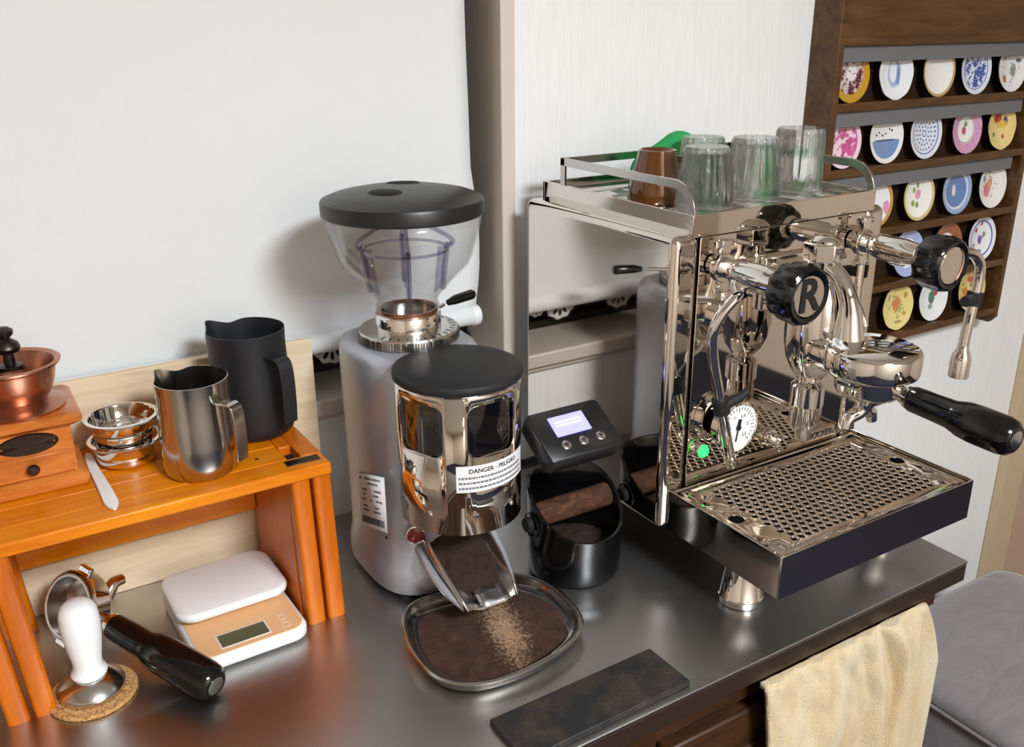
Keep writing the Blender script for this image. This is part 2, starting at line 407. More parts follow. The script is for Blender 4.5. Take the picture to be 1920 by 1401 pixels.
for k, (x, r) in enumerate(((0.385, 0.024), (0.49, 0.024), (0.53, 0.014), (0.25, 0.024))):
    out_ = [(x+r*(1+0.05*math.cos(9*a_))*math.cos(a_), 0.010+r*0.95*(1+0.05*math.cos(9*a_))*math.sin(a_)) for a_ in [PI+PI*i/36 for i in range(37)]]
    hl_ = []
    for i in range(5):
        a_ = PI+PI*(i+0.5)/5; c_, s_ = math.cos(a_), math.sin(a_)
        hl_.append([(x+c_*r*0.58+(c_*e1*r*0.24-s_*e2*r*0.11), 0.010+s_*r*0.55+(s_*e1*r*0.24+c_*e2*r*0.11)) for e1, e2 in [(math.cos(2*PI*q/12), math.sin(2*PI*q/12)) for q in range(12)]])
    V, F = holed(out_, hl_)
    O('scallop', tri_bm(V, F, lambda v: (v.x, 0, v.y)), 'lace', lace, solid=0.0012)
O('lace_band', bx(-0.5, 0.58, -0.0008, 0.0008, 0.006, 0.05), 'lace', lace)

door = sempty('door_1')
O('jamb', bx(1.87, 1.945, WY-0.02, WY, FZ, 1.2), 'door_frame', door, bev=0.003)
O('door_leaf', bx(1.953, 2.7, WY-0.012, WY, FZ, 1.15), 'door_wood', door, bev=0.002)
O('door_gap', bx(1.945, 1.953, WY-0.004, WY, FZ, 1.15), 'dark_hole', door)

# ------------------------------------------------------------------ worktop and cabinet
wt = thing('worktop', 'long brushed stainless steel worktop under the coffee equipment', 'worktop', (0, 0.75, -0.026))
O('steel_sheet', bx(-0.7, 0.931, 0.5115-0.75, WY-0.75, 0.022, 0.026), 'worktop_steel', wt, bev=0.0012)
O('edge_strip', bx(-0.7, 0.9305, 0.5120-0.75, WY-0.75, 0.0, 0.0218), 'edge_brown', wt, bev=0.001)
cab = thing('base_cabinet', 'dark brown wooden cabinet below the steel worktop', 'cabinet', (0, 0.75, FZ))
O('carcass', bx(-0.7, 0.922, 0.545-0.75, 0.25, 0, 0.822), 'dark_wood', cab, bev=0.002)
for x0, x1 in ((-0.62, -0.10), (-0.06, 0.44), (0.50, 0.905)):
    dd = O('door', bx(x0, x1, 0.527-0.75, 0.545-0.75, 0.03, 0.775), 'dark_wood', cab, bev=0.003)
    O('panel', bx(x0+0.05, x1-0.05, 0.524-0.75, 0.529-0.75, 0.08, 0.73), 'dark_wood', dd, bev=0.004)
O('stile', tube([(0.468, 0.54-0.75, 0.02), (0.468, 0.54-0.75, 0.80)], 0.02, 16), 'dark_wood', cab)
O('top_rail', bx(-0.7, 0.915, 0.533-0.75, 0.546-0.75, 0.785, 0.822), 'dark_wood', cab, bev=0.002)
O('towel_bar', tube([(0.615, 0.521-0.75, 0.808), (0.862, 0.521-0.75, 0.808)], 0.003, 10), 'steel_satin', cab)

# towel draped over the bar
bm = bm_(); NX, NZ = 90, 60; g = {}
def towel_pt(u, v):
    top = 0.004
    w = v/0.42
    xl = 0.603+0.010*w+0.006*math.sin(v*20); xr = 0.858+0.045*min(1, (v/0.09))**0.7-0.012*max(0, v-0.15)
    x = xl+(xr-xl)*u
    fold = 0.0065*math.sin(u*5.2+0.6+v*3)*min(1, v*8+0.15)+0.010*math.exp(-((u-0.60-0.12*v)/0.035)**2)*min(1, v*9+0.4)+0.009*math.exp(-((u-0.75-0.10*v)/0.04)**2)*min(1, v*9+0.5)-0.008*math.exp(-((u-0.68-0.10*v)/0.03)**2)*min(1, v*10+0.2)+0.007*math.exp(-((u-0.30)/0.12)**2)*min(1, v*5)
    fold += 0.004*noise.noise(Vector((u*7, v*14, 0.3)))+0.0025*noise.noise(Vector((u*22, v*40, 4.3)))+0.012*math.exp(-((u-0.98)/0.06)**2)*min(1, v*12)*-1
    z = -0.046-v
    return (x, min(0.512, 0.507-1.5*fold), z)
for i in range(NX+1):
    for j in range(NZ+1):
        u = i/NX; t = j/NZ
        if t < 0.12:
            a = (1-t/0.12)*PI*0.55; x, y, z = towel_pt(u, 0.0); p = (x, 0.512+(y-0.512)*math.cos(a), -0.055+0.009+0.024*math.sin(a)*(0.9+0.2*math.sin(u*17)))
        else: p = towel_pt(u, (t-0.12)/0.88*0.42)
        g[i, j] = bm.verts.new((p[0]-0.75, p[1]-0.505, min(p[2]+0.46, 0.415)))
for i in range(NX):
    for j in range(NZ): bm.faces.new((g[i, j], g[i+1, j], g[i+1, j+1], g[i, j+1]))
tag(O('hand_towel', bm, 'towel', loc=(0.75, 0.505, -0.447), solid=0.006, solid_off=0, ang=180), 'cream terry hand towel hanging below the worktop front edge', 'towel')

# upholstered stool
st = thing('stool', 'grey suede upholstered stool beside the worktop end', 'stool', (1.40, 0.60, FZ))
secs = []
for z, e in ((0.30, 0), (0.425, 0.0)): secs.append([(p[0], p[1], z) for p in rrect(0.43, 0.44, 0.05, 6)])
O('upholstered_box', loft(secs), 'suede', st, bev=0.006)
secs = [[(p[0], p[1], z) for p in rrect(0.44-2*e, 0.45-2*e, max(0.02, 0.055-e), 6)] for z, e in ((0.424, 0.006), (0.428, 0.0), (0.440, 0.0), (0.450, 0.006), (0.456, 0.02), (0.459, 0.06))]
O('seat_cushion', loft(secs), 'suede', st, ang=60)
O('piping', tube([(p[0], p[1], 0.4255) for p in rrect(0.442, 0.452, 0.056, 6)], 0.003, 6, closed=True), 'suede', st)
for sx in (-1, 1):
    for sy in (-1, 1): O('leg', bx(sx*0.18-0.02, sx*0.18+0.02, sy*0.18-0.02, sy*0.18+0.02, 0, 0.305), 'dark_wood', st, bev=0.003)
# ------------------------------------------------------------------ plate rack with miniature plates
S_ = 0.972/0.95                      # plates stand at y = 0.972
def RX(x): return x*S_
def RZ(z): return 0.58+(z-0.58)*S_
rack = thing('plate_rack', 'dark brown wooden wall rack holding rows of miniature plates', 'rack', (1.42, WY, 0.0))
RL, RR, RB, RT = 1.142, 1.672, 0.045, 0.80
def R_(x): return x-1.42
O('back_board', bx(R_(RL+0.013), R_(RR-0.013), -0.012, 0, RB, RT), 'rack_back', rack)
for x0 in (RL, RR-0.014):
    poly = [(-0.052, RB+0.012), (-0.042, RB), (0, RB), (0, RT), (-0.052, RT)]
    M = Matrix(((0, 0, 1, R_(x0)), (1, 0, 0, 0), (0, 1, 0, 0), (0, 0, 0, 1)))
    O('side_panel', prism(poly, 0, 0.014, M), 'rack_wood', rack, bev=0.002)
shelf_z = [RZ(0.5575), RZ(0.4665), RZ(0.3712), RZ(0.2705), RZ(0.1765), RZ(0.084)]
for k, z in enumerate(shelf_z):
    s = O('shelf', bx(R_(RL+0.013), R_(RR-0.013), -0.050, -0.011, z-0.009, z+0.001), 'rack_wood', rack, bev=0.0015)
    if k < 3: O('plate_rail', bx(R_(RL+0.013), R_(RR-0.030), -0.044, -0.040, z-0.032, z-0.009), 'grey_rail', rack, bev=0.0008)
    O('shelf_lip', bx(R_(RL+0.013), R_(RR-0.013), -0.052, -0.0485, z-0.009, z+0.004), 'rack_wood', s, bev=0.001)
O('header_board', bx(R_(RL+0.013), R_(RR-0.013), -0.050, -0.040, shelf_z[0], RT), 'rack_wood', rack, bev=0.002)

def plate_mat(name, base, ops, rough=0.15):
    """ops: ring(r0,r1,col) / blob(x,y,rx,ry,rag,col) / half(y,col) / speck(scale,thr,r0,r1,col), all in units of the plate radius"""
    m = mat('plate_'+name, base, rough, Coat_Weight=0.4); n = NT(m); v = n.coord('Object', (1/0.0365,)*3)
    sp = n.n('ShaderNodeSeparateXYZ'); n.put(sp.inputs[0], v); X, Y = sp.outputs[0], sp.outputs[1]
    r = n.m('SQRT', n.m('ADD', n.m('MULTIPLY', X, X), n.m('MULTIPLY', Y, Y))); nz = n.noise(v, 7, 3, 0.6); c = lin(base)
    first = True
    for op in ops:
        k = op[0]
        if k == 'ring': f = n.m('MULTIPLY', n.m('GREATER_THAN', r, op[1]), n.m('LESS_THAN', r, op[2])); col = op[3]
        elif k == 'blob':
            _, x, y, rx, ry, rag, col = op
            a = n.m('DIVIDE', n.m('SUBTRACT', X, x), rx); b_ = n.m('DIVIDE', n.m('SUBTRACT', Y, y), ry)
            d = n.m('ADD', n.m('SQRT', n.m('ADD', n.m('MULTIPLY', a, a), n.m('MULTIPLY', b_, b_))), n.m('MULTIPLY', n.m('SUBTRACT', nz, 0.5), rag*4))
            f = n.m('MULTIPLY', n.m('SUBTRACT', 1.0, d), 5.0, clamp=True)
        elif k == 'half': f = n.m('MULTIPLY', n.m('LESS_THAN', n.m('ADD', Y, n.m('MULTIPLY', nz, 0.15)), op[1]), n.m('LESS_THAN', r, 0.9)); col = op[2]
        elif k == 'speck':
            _, sc, thr, r0, r1, col = op
            q = n.noise(v, sc, 2, 0.6); f = n.m('MULTIPLY', n.m('MULTIPLY', n.m('SUBTRACT', q, thr), 12.0, clamp=True), n.m('MULTIPLY', n.m('GREATER_THAN', r, r0), n.m('LESS_THAN', r, r1)))
        elif k == 'dots':
            _, rr, cnt, sz, col = op
            ang = n.m('ARCTAN2', Y, X); sn = n.m('SINE', n.m('MULTIPLY', ang, cnt)); f = n.m('MULTIPLY', n.m('GREATER_THAN', sn, 0.1), n.m('LESS_THAN', n.m('ABSOLUTE', n.m('SUBTRACT', r, rr)), sz))
        c = n.mix(f, c, lin(col))
    n.col(c); return m
W = (240, 239, 236); B1 = (70, 100, 165)
PL = [
 ('imari', (1.1745, 0.5013, .0350), 'plate with gold rim and dark red, blue and white figures', (206, 190, 186), [('speck', 5, .48, 0, .8, (96, 34, 40)), ('speck', 6, .62, 0, .8, (44, 60, 140)), ('blob', .15, .1, .35, .4, .15, (235, 228, 225)), ('speck', 9, .6, 0, .8, (90, 40, 50)), ('ring', .78, 1.2, (196, 148, 40))]),
 ('bluebird', (1.2762, 0.5016, .0356), 'white plate painted with one pale blue bird shape', (238, 240, 244), [('blob', 0, .0, .46, .66, .08, (160, 182, 214)), ('blob', -.08, .05, .27, .48, .05, (234, 239, 246)), ('blob', .26, -.12, .13, .42, .1, (120, 145, 190)), ('blob', -.12, .55, .24, .07, .1, (120, 145, 190))]),
 ('plainwhite', (1.3810, 0.5030, .0360), 'plain white plate with a thin gold rim', (238, 238, 234), [('ring', .985, 1.2, (190, 160, 100))]),
 ('bluewhite', (1.4774, 0.5008, .0355), 'white plate covered in dense cobalt blue pattern', (224, 230, 242), [('speck', 5, .47, 0, .82, (62, 92, 165)), ('speck', 9, .55, 0, .8, (40, 66, 140)), ('ring', .86, .9, B1)]),
 ('garden', (1.5781, 0.5012, .0367), 'white plate with orange and grey scattered flowers at the top right of the rack', W, [('blob', .3, .6, .18, .16, .12, (206, 120, 60)), ('blob', -.5, -.5, .2, .2, .12, (206, 128, 60)), ('blob', -.5, .5, .12, .15, .2, (200, 130, 70)), ('blob', .2, -.15, .25, .35, .4, (130, 150, 140)), ('speck', 5, .62, 0, .9, (150, 140, 165)), ('blob', .55, .3, .2, .1, .2, (110, 105, 120))]),
 ('pinkscene', (1.1745, 0.4112, .0345), 'white plate with a bright pink landscape print', (238, 214, 226), [('speck', 3, .47, 0, .85, (206, 90, 146)), ('speck', 6, .58, 0, .85, (190, 60, 120)), ('ring', .84, .9, (214, 110, 160))]),
 ('horizon', (1.2733, 0.4070, .0356), 'white plate with blue lower half and small dark birds above', (236, 236, 234), [('half', -.06, (116, 146, 190)), ('blob', 0, -.12, .85, .04, .05, (60, 70, 110)), ('blob', -.55, .12, .07, .05, .05, (60, 60, 90)), ('blob', -.38, .22, .06, .05, .05, (60, 60, 90)), ('blob', -.16, .10, .07, .06, .05, (60, 60, 90)), ('blob', .06, .16, .08, .04, .05, (60, 60, 90)), ('blob', .30, .34, .06, .05, .05, (60, 60, 90)), ('blob', .46, .28, .07, .06, .05, (60, 60, 90)), ('blob', -.14, .66, .09, .04, .05, (50, 50, 80)), ('blob', .12, .70, .08, .05, .05, (50, 50, 80))]),
 ('lattice', (1.3706, 0.4064, .0350), 'white plate with a fine blue-grey rosette of dotted rings', (226, 230, 238), [('dots', .72, 22, .05, (120, 136, 180)), ('dots', .5, 16, .06, (120, 136, 180)), ('dots', .32, 10, .05, (110, 126, 175)), ('ring', .10, .16, (120, 136, 180)), ('ring', .86, .92, (110, 128, 180))]),
 ('pinkrim', (1.4788, 0.4063, .0363), 'plate with a wide pink rim and a rose in the white centre', (240, 238, 232), [('ring', .66, 1.2, (214, 160, 196)), ('speck', 8, .58, .66, 1.2, (190, 116, 165)), ('ring', .60, .64, (150, 120, 90)), ('blob', -.12, -.05, .18, .2, .2, (190, 70, 110)), ('blob', 0, .22, .14, .14, .4, (110, 120, 80))]),
 ('fruit', (1.5768, 0.4047, .0365), 'yellow plate with red fruit and purple grapes', (236, 214, 140), [('blob', -.25, .35, .36, .25, .15, (196, 66, 50)), ('blob', .38, .2, .2, .28, .25, (70, 66, 110)), ('blob', -.1, .62, .5, .12, .25, (170, 120, 40)), ('blob', -.5, -.4, .12, .12, .2, (110, 130, 90)), ('blob', .25, -.5, .12, .12, .2, (190, 80, 60)), ('blob', .1, .05, .5, .2, .3, (226, 190, 70))]),
 ('pinksprig', (1.2694, 0.3123, .0355), 'white plate with gold rim half hidden behind the machine cup rail', (240, 237, 238), [('blob', .75, -.3, .2, .35, .2, (226, 150, 180)), ('ring', .94, 1.2, (196, 150, 80))]),
 ('pinkflower', (1.3761, 0.3121, .0359), 'white plate with one pink flower and lime green leaves', (244, 242, 232), [('blob', .05, .08, .22, .25, .15, (226, 150, 185)), ('blob', -.25, .3, .12, .14, .15, (140, 170, 60)), ('blob', -.3, -.3, .13, .16, .15, (140, 160, 70)), ('blob', .0, .5, .1, .14, .15, (130, 165, 70)), ('blob', 0, -.4, .12, .16, .2, (120, 150, 80)), ('ring', .96, 1.2, (210, 190, 130))]),
 ('jasper', (1.4776, 0.3113, .0350), 'matte blue plate with a small pale figure and white border', (96, 130, 182), [('ring', .78, .90, (206, 214, 224)), ('ring', .9, 1.2, (150, 172, 206)), ('blob', -.12, .02, .15, .3, .05, (232, 224, 226))]),
 ('posy', (1.5793, 0.3120, .0360), 'white plate with pink and coral blossoms on its left side', (244, 240, 234), [('blob', -.35, -.2, .3, .4, .3, (222, 140, 150)), ('blob', -.1, .1, .2, .35, .35, (226, 160, 130)), ('blob', -.6, .35, .15, .2, .2, (120, 170, 150)), ('blob', -.2, .72, .14, .12, .1, (150, 60, 80)), ('speck', 6, .62, 0, .6, (110, 150, 110))]),
 ('bluerim', (1.3688, 0.2222, .0383), 'white plate with lilac blue rim behind the right valve arm', (236, 238, 244), [('ring', .70, 1.2, (168, 184, 226)), ('speck', 7, .55, .1, .55, (150, 170, 110)), ('speck', 8, .6, .1, .6, (206, 150, 150))]),
 ('brownrim', (1.4753, 0.2227, .0387), 'terracotta brown plate with white centre behind the right valve knob', (232, 228, 226), [('ring', .60, 1.2, (160, 92, 54)), ('blob', 0, 0, .3, .3, .3, (150, 140, 180))]),
 ('violet', (1.5748, 0.2239, .0398), 'white plate with beaded blue border and a violet spray', (242, 242, 244), [('ring', .82, .90, (90, 110, 185)), ('blob', -.05, -.05, .2, .25, .25, (110, 90, 165)), ('blob', .25, .15, .15, .18, .35, (120, 150, 130)), ('blob', -.4, .45, .12, .14, .2, (200, 80, 90)), ('blob', 0, .72, .1, .1, .1, (200, 70, 60)), ('blob', -.05, -.62, .2, .1, .3, (110, 150, 190)), ('blob', -.55, -.3, .1, .1, .3, (130, 140, 150))]),
 ('yellowrose', (1.3622, 0.1307, .0390), 'pale yellow plate with an orange flower bouquet', (232, 216, 140), [('blob', .0, .12, .36, .42, .35, (206, 140, 70)), ('speck', 5, .56, 0, .6, (150, 150, 70)), ('blob', -.08, .2, .2, .2, .2, (216, 120, 80)), ('blob', .6, .5, .12, .2, .3, (190, 160, 70)), ('blob', -.6, .5, .1, .2, .3, (190, 160, 80)), ('blob', .55, -.4, .15, .12, .3, (190, 160, 70)), ('blob', .1, -.75, .3, .08, .3, (170, 150, 90))]),
 ('cherry', (1.4583, 0.1290, .0374), 'white plate with green leaves and a red berry', (238, 240, 238), [('blob', .0, .05, .28, .4, .25, (70, 120, 96)), ('blob', .28, .22, .18, .16, .1, (196, 50, 70)), ('blob', -.05, -.4, .2, .15, .3, (140, 160, 150))]),
 ('harvest', (1.5698, 0.1277, .0406), 'yellow plate with orange fruit and leaves behind the hot water wand', (232, 206, 130), [('blob', .35, -.2, .3, .3, .2, (222, 120, 40)), ('blob', -.4, -.1, .25, .25, .2, (222, 130, 50)), ('speck', 5, .56, 0, .9, (120, 140, 60)), ('blob', 0, .5, .3, .2, .3, (206, 90, 60))]),
]
def plate_bm(R, ridges=0):
    prof = [(0, 0.0030), (R*0.58, 0.0032), (R*0.66, 0.0045), (R*0.95, 0.0072), (R, 0.0076), (R*0.995, 0.0062), (R*0.66, 0.0024), (R*0.5, 0.0004), (0, 0.0004)]
    return lathe(prof, 48, None, (lambda a, z: 1+0.012*math.cos(8*a)) if ridges else None)
for key, (x, z, R), lab, base, ops in PL:
    m = plate_mat(key, base, ops)
    R = min(0.0405, R*S_*1.13); zc = RZ(z)
    row = min(shelf_z, key=lambda s: abs(s+R*1.02-zc)); zc = row+0.002+R*0.985
    o = O('miniature_plate', plate_bm(R, key in ('bluebird', 'fruit', 'yellowrose')), m, loc=(RX(x), 0.978, zc), rot=(PI/2-0.10, 0, 0))
    tag(o, lab, 'plate', 'miniature plates on the wall rack')

# ------------------------------------------------------------------ wooden stand on the left
std = thing('wooden_stand', 'orange varnished wooden stand carrying the hand mill and the pitchers', 'stand', (0.07, 0.88, 0))
SX0, SX1, SY0, SY1, SZ = -0.235, 0.214, -0.083, 0.085, 0.179     # local top extents
# top frame: rails and planks; a finger slot is left open near the right end
O('front_rail', bx(SX0, SX1, SY0, SY0+0.030, SZ-0.013, SZ), 'orange_wood', std, bev=0.002)
O('back_rail', bx(SX0, SX1, SY1-0.028, SY1, SZ-0.013, SZ), 'orange_wood', std, bev=0.002)
for k in range(3):
    y0 = SY0+0.0305+k*0.0367
    O('plank', bx(SX0, SX1-0.034, y0, y0+0.0360, SZ-0.011, SZ-0.0004), 'orange_wood', std, bev=0.0015)
O('end_batten', bx(SX1-0.020, SX1, SY0+0.0305, SY1-0.0285, SZ-0.011, SZ-0.0002), 'orange_wood_v', std, bev=0.0015)
O('end_batten', bx(SX1-0.0335, SX1-0.0205, SY0+0.060, SY1-0.0285, SZ-0.011, SZ-0.0002), 'orange_wood_v', std, bev=0.0015)
O('slot_floor', bx(SX1-0.034, SX1-0.020, SY0+0.030, SY0+0.061, SZ-0.013, SZ-0.010), 'dark_hole', std)
O('hinge_plate', bx(SX1-0.040, SX1-0.006, SY0+0.012, SY0+0.024, SZ-0.0005, SZ+0.0008), 'antique', std, bev=0.0004)
for x, y in ((SX1-0.060, SY0+0.045), (SX1-0.022, SY1-0.030)): O('screw', lathe([(0.0022, -0.0004), (0.0022, 0.0006), (0.0012, 0.001), (0, 0.001)], 12, Matrix.Translation((x, y, SZ))), 'brass', std)
for x0, y0 in ((0.174, -0.080), (0.1955, -0.080), (0.174, 0.062), (0.1955, 0.062)):
    lx = x0; zt = SZ-0.013
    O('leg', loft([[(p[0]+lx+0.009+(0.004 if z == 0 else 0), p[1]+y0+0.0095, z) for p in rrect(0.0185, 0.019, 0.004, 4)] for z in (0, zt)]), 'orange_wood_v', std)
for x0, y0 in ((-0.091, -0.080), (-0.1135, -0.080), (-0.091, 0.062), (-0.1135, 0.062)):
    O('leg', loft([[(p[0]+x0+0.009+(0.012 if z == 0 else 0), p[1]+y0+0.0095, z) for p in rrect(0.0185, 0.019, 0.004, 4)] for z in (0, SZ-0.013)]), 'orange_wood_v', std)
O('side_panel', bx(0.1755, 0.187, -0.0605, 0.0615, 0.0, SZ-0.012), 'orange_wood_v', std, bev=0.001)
O('back_apron', bx(-0.09, 0.175, 0.066, 0.076, 0.118, SZ-0.012), 'orange_wood', std, bev=0.001)
O('back_apron', bx(-0.09, 0.175, 0.066, 0.076, 0.070, 0.1165), 'orange_wood', std, bev=0.001)

bd = O('plywood_board', bx(-0.25, 0.25, -0.005, 0.005, 0, 0.2495), 'plywood', loc=(0.084, 0.9745, 0), bev=0.001)
tag(bd, 'pale plywood board standing upright behind the wooden stand', 'board')

# hand coffee mill
ZT = 0.1795
ml = thing('hand_mill', 'wooden hand coffee mill with a copper bowl at the left edge', 'coffee mill', (0.0315, 0.921, ZT))
O('base', loft([[(p[0], p[1], z) for p in rrect(0.092-2*e, 0.088-2*e, 0.006, 4)] for z, e in ((0, 0.001), (0.003, 0), (0.009, 0), (0.0125, 0.004))]), 'mill_wood', ml)
O('box', bx(-0.0375, 0.0375, -0.037, 0.036, 0.0125, 0.0605), 'mill_wood', ml, bev=0.0012)
dr = O('drawer', bx(-0.0345, 0.0345, -0.0395, -0.036, 0.0145, 0.036), 'mill_wood', ml, bev=0.001)
O('knob', lathe([(0.002, 0), (0.0022, 0.003), (0.0045, 0.005), (0.0055, 0.008), (0.004, 0.0105), (0, 0.011)], 20, axis_M((0.0, -0.0392, 0.026), (0, -1, 0))), 'antique', dr)
O('oval_plate', lathe([(0, 0.0016), (0.0100, 0.0016), (0.011, 0)], 40, Matrix.Translation((0, -0.0368, 0.0475)) @ Matrix.Rotation(PI/2, 4, 'X') @ Matrix.Diagonal((2.35, 0.95, 1, 1))), 'antique', ml)
for sx in (-1, 1): O('plate_pin', lathe([(0.0013, 0), (0.0008, 0.0012), (0, 0.0014)], 10, axis_M((sx*0.0215, -0.0384, 0.0475), (0, -1, 0))), 'brass', ml)
O('top_board', loft([[(p[0], p[1], z) for p in rrect(0.096-2*e, 0.092-2*e, 0.007, 4)] for z, e in ((0.0605, 0.004), (0.064, 0.0), (0.069, 0), (0.0715, 0.003))]), 'mill_wood', ml)
O('bowl_flange', lathe([(0, 0.0715), (0.041, 0.0715), (0.042, 0.074), (0.038, 0.0765), (0.034, 0.078), (0.030, 0.0795), (0.026, 0.082)], 48, Matrix.Translation((0.0, 0, 0))), 'copper', ml)
O('bowl', lathe([(0.026, 0.080), (0.031, 0.086), (0.035, 0.096), (0.037, 0.106), (0.0385, 0.111), (0.0425, 0.1135), (0.0430, 0.1155), (0.0405, 0.1165), (0.037, 0.1145), (0.034, 0.106), (0.030, 0.095), (0.02, 0.090), (0, 0.089)], 56, Matrix.Translation((0.0, 0, 0))), 'copper', ml)
O('bridge', bx(-0.038, 0.012, -0.005, 0.005, 0.108, 0.1115), 'antique', ml, bev=0.001)
O('spindle', lathe([(0.011, 0.110), (0.011, 0.113), (0.005, 0.114), (0.0045, 0.124), (0.010, 0.126), (0.0115, 0.130), (0.010, 0.134), (0.006, 0.137), (0.004, 0.139), (0.0075, 0.142), (0.008, 0.146), (0.004, 0.149), (0, 0.149)], 28, Matrix.Translation((0.0005, 0, 0))), 'antique', ml)
O('crank_arm', ribbon([(0.0, 0, 0.1365), (-0.05, -0.004, 0.1375), (-0.09, -0.01, 0.1365)], (0, 1, 0), 0.0016, 0.005), 'antique', ml)
O('crank_knob', lathe([(0.004, 0.138), (0.009, 0.142), (0.011, 0.150), (0.009, 0.158), (0, 0.161)], 20, Matrix.Translation((-0.088, -0.010, 0))), 'dark_wood', ml)

# white plastic stick
sp = catmull([(0, -0.068, 0), (0.0005, -0.02, 0), (0.0, 0.03, 0.0), (0.001, 0.068, 0)], 8); bm = bm_(); L = []; 
for i, p in enumerate(sp):
    t = i/(len(sp)-1); w = 0.0068*(1-0.45*t)*min(1, math.sqrt(max(0.02, t*9)))*min(1, math.sqrt(max(0.05, (1-t)*12)))
    L.append((p, w))
secs = [[(p.x-w, p.y, 0.0), (p.x+w, p.y, 0.0), (p.x+w*0.9, p.y, 0.0022), (p.x-w*0.9, p.y, 0.0022)] for p, w in L]
tag(O('plastic_stick', loft(secs), 'white_plastic', loc=(0.084, 0.8755, ZT+0.0002), rot=(0, 0, 0.02)), 'flat white plastic stick lying beside the hand mill', 'spatula')

# filter baskets
def basket(z0, lab):
    prof = [(0, 0), (0.024, 0), (0.0268, 0.002), (0.0282, 0.008), (0.0275, 0.0105), (0.0288, 0.0125), (0.0305, 0.0215), (0.0345, 0.0222), (0.0352, 0.0232), (0.0345, 0.0242), (0.0308, 0.0246), (0.0296, 0.0230), (0.0278, 0.0125), (0.0265, 0.0105), (0.0272, 0.0085), (0.0258, 0.003), (0.0235, 0.0012), (0, 0.0012)]
    t = thing('filter_basket', lab, 'filter basket', (0.1165, 0.9115, z0), group='steel filter baskets')
    O('cup', lathe(prof, 56), 'chrome', t)
    return t
basket(ZT, 'lower steel filter basket of the pair stacked on the stand'); basket(ZT+0.0232, 'upper open steel filter basket of the stacked pair')

# milk pitchers
def pitcher(name, lab, loc, R, H, m, rz_h, spout_a, grad=False):
    t = thing(name, lab, 'pitcher', loc)
    prof = [(0, 0.0), (R*0.90, 0.0), (R*1.0, 0.004), (R*1.03, 0.012), (R*1.02, H*0.35), (R*0.99, H*0.6), (R*0.97, H*0.85), (R*0.985, H)]
    inn = [(r-0.0012, z+0.0015) for r, z in prof[1:-1]]
    full = prof+[(R*0.985-0.0012, H)]+inn[::-1]+[(0, 0.0015)]
    bm = lathe(full, 72)
    for v in bm.verts:                                   # pull a pouring lip out of the rim
        k = max(0, (v.co.z-H*0.66)/(H*0.34))**2; a = math.atan2(v.co.y, v.co.x)-spout_a; a = (a+PI) % (2*PI)-PI
        f = math.exp(-(a/0.24)**2)*k; rr = math.hypot(v.co.x, v.co.y)
        if rr > 1e-4:
            v.co.x += math.cos(spout_a)*f*R*0.20; v.co.y += math.sin(spout_a)*f*R*0.20; v.co.z += f*H*0.03
        v.co.z -= k*H*0.028*math.exp(-((abs(a)-0.55)/0.25)**2)
    O('body', bm, m, t)
    d = Vector((math.cos(rz_h), math.sin(rz_h), 0)); s = Vector((-d.y, d.x, 0))
    pts = [d*(R*0.98)+Vector((0, 0, H*0.80)), d*(R*1.45)+Vector((0, 0, H*0.81)), d*(R*1.60)+Vector((0, 0, H*0.70)), d*(R*1.62)+Vector((0, 0, H*0.42)), d*(R*1.58)+Vector((0, 0, H*0.22)), d*(R*1.28)+Vector((0, 0, H*0.17)), d*(R*1.02)+Vector((0, 0, H*0.24))]
    O('handle', ribbon(catmull(pts[:5] if not grad else pts[:5], 6), s, 0.0008, R*0.20), m, t, bev=0.0004)
    return t
pitcher('milk_pitcher', 'small stainless steel milk pitcher in front of the black pitcher', (0.1735, 0.851, ZT), 0.0345, 0.094, 'brushed_steel', math.radians(-60), math.radians(128))
pitcher('milk_pitcher', 'tall matte black milk pitcher at the right end of the stand', (0.2465, 0.916, ZT), 0.0400, 0.112, 'black_powder', math.radians(-72), math.radians(128), True)

# ------------------------------------------------------------------ under the stand: scale, portafilter, tamper
sc = thing('kitchen_scale', 'white and peach digital kitchen scale under the wooden stand', 'kitchen scale', (0.1845, 0.851, 0), 0.02)
O('body', loft([[(p[0], p[1], z) for p in rrect(0.112-2*e, 0.150-2*e, 0.017-e, 8)] for z, e in ((0.002, 0.003), (0.005, 0), (0.013, 0), (0.0165, 0.0025))]), 'white_plastic', sc, ang=60)
O('face_plate', prism(rrect(0.104, 0.142, 0.014, 8), 0.0164, 0.0172), 'peach', sc)
dsp = O('display_frame', prism(rrect(0.050, 0.0235, 0.001, 2, -0.006, -0.053), 0.0170, 0.0176), 'white_plastic', sc)
O('lcd', prism(rrect(0.047, 0.0205, 0.0006, 2, -0.006, -0.053), 0.0174, 0.0179), 'lcd', dsp)
for y in (-0.046, -0.060):
    O('touch_mark', lathe([(0.0040, 0), (0.0046, 0), (0.0046, 0.0003), (0.0040, 0.0003), (0.0040, 0)], 24, Matrix.Translation((0.036, y, 0.0171))), 'white_label', sc)
O('platform', loft([[(p[0], p[1], z) for p in rrect(0.116-2*e, 0.094-2*e, 0.020-e, 8, 0, 0.026)] for z, e in ((0.0235, 0.004), (0.0255, 0.001), (0.029, 0.0), (0.0325, 0.001), (0.0340, 0.004))]), 'white_plastic', sc, ang=60)
O('load_post', lathe([(0.02, 0.0165), (0.02, 0.024), (0, 0.024)], 24, Matrix.Translation((0, 0.026, 0))), 'white_plastic', sc)
for sx in (-1, 1):
    for sy in (-1, 1): O('foot', lathe([(0.005, 0), (0.005, 0.003), (0, 0.003)], 12, Matrix.Translation((sx*0.042, sy*0.06, 0))), 'rubber', sc)

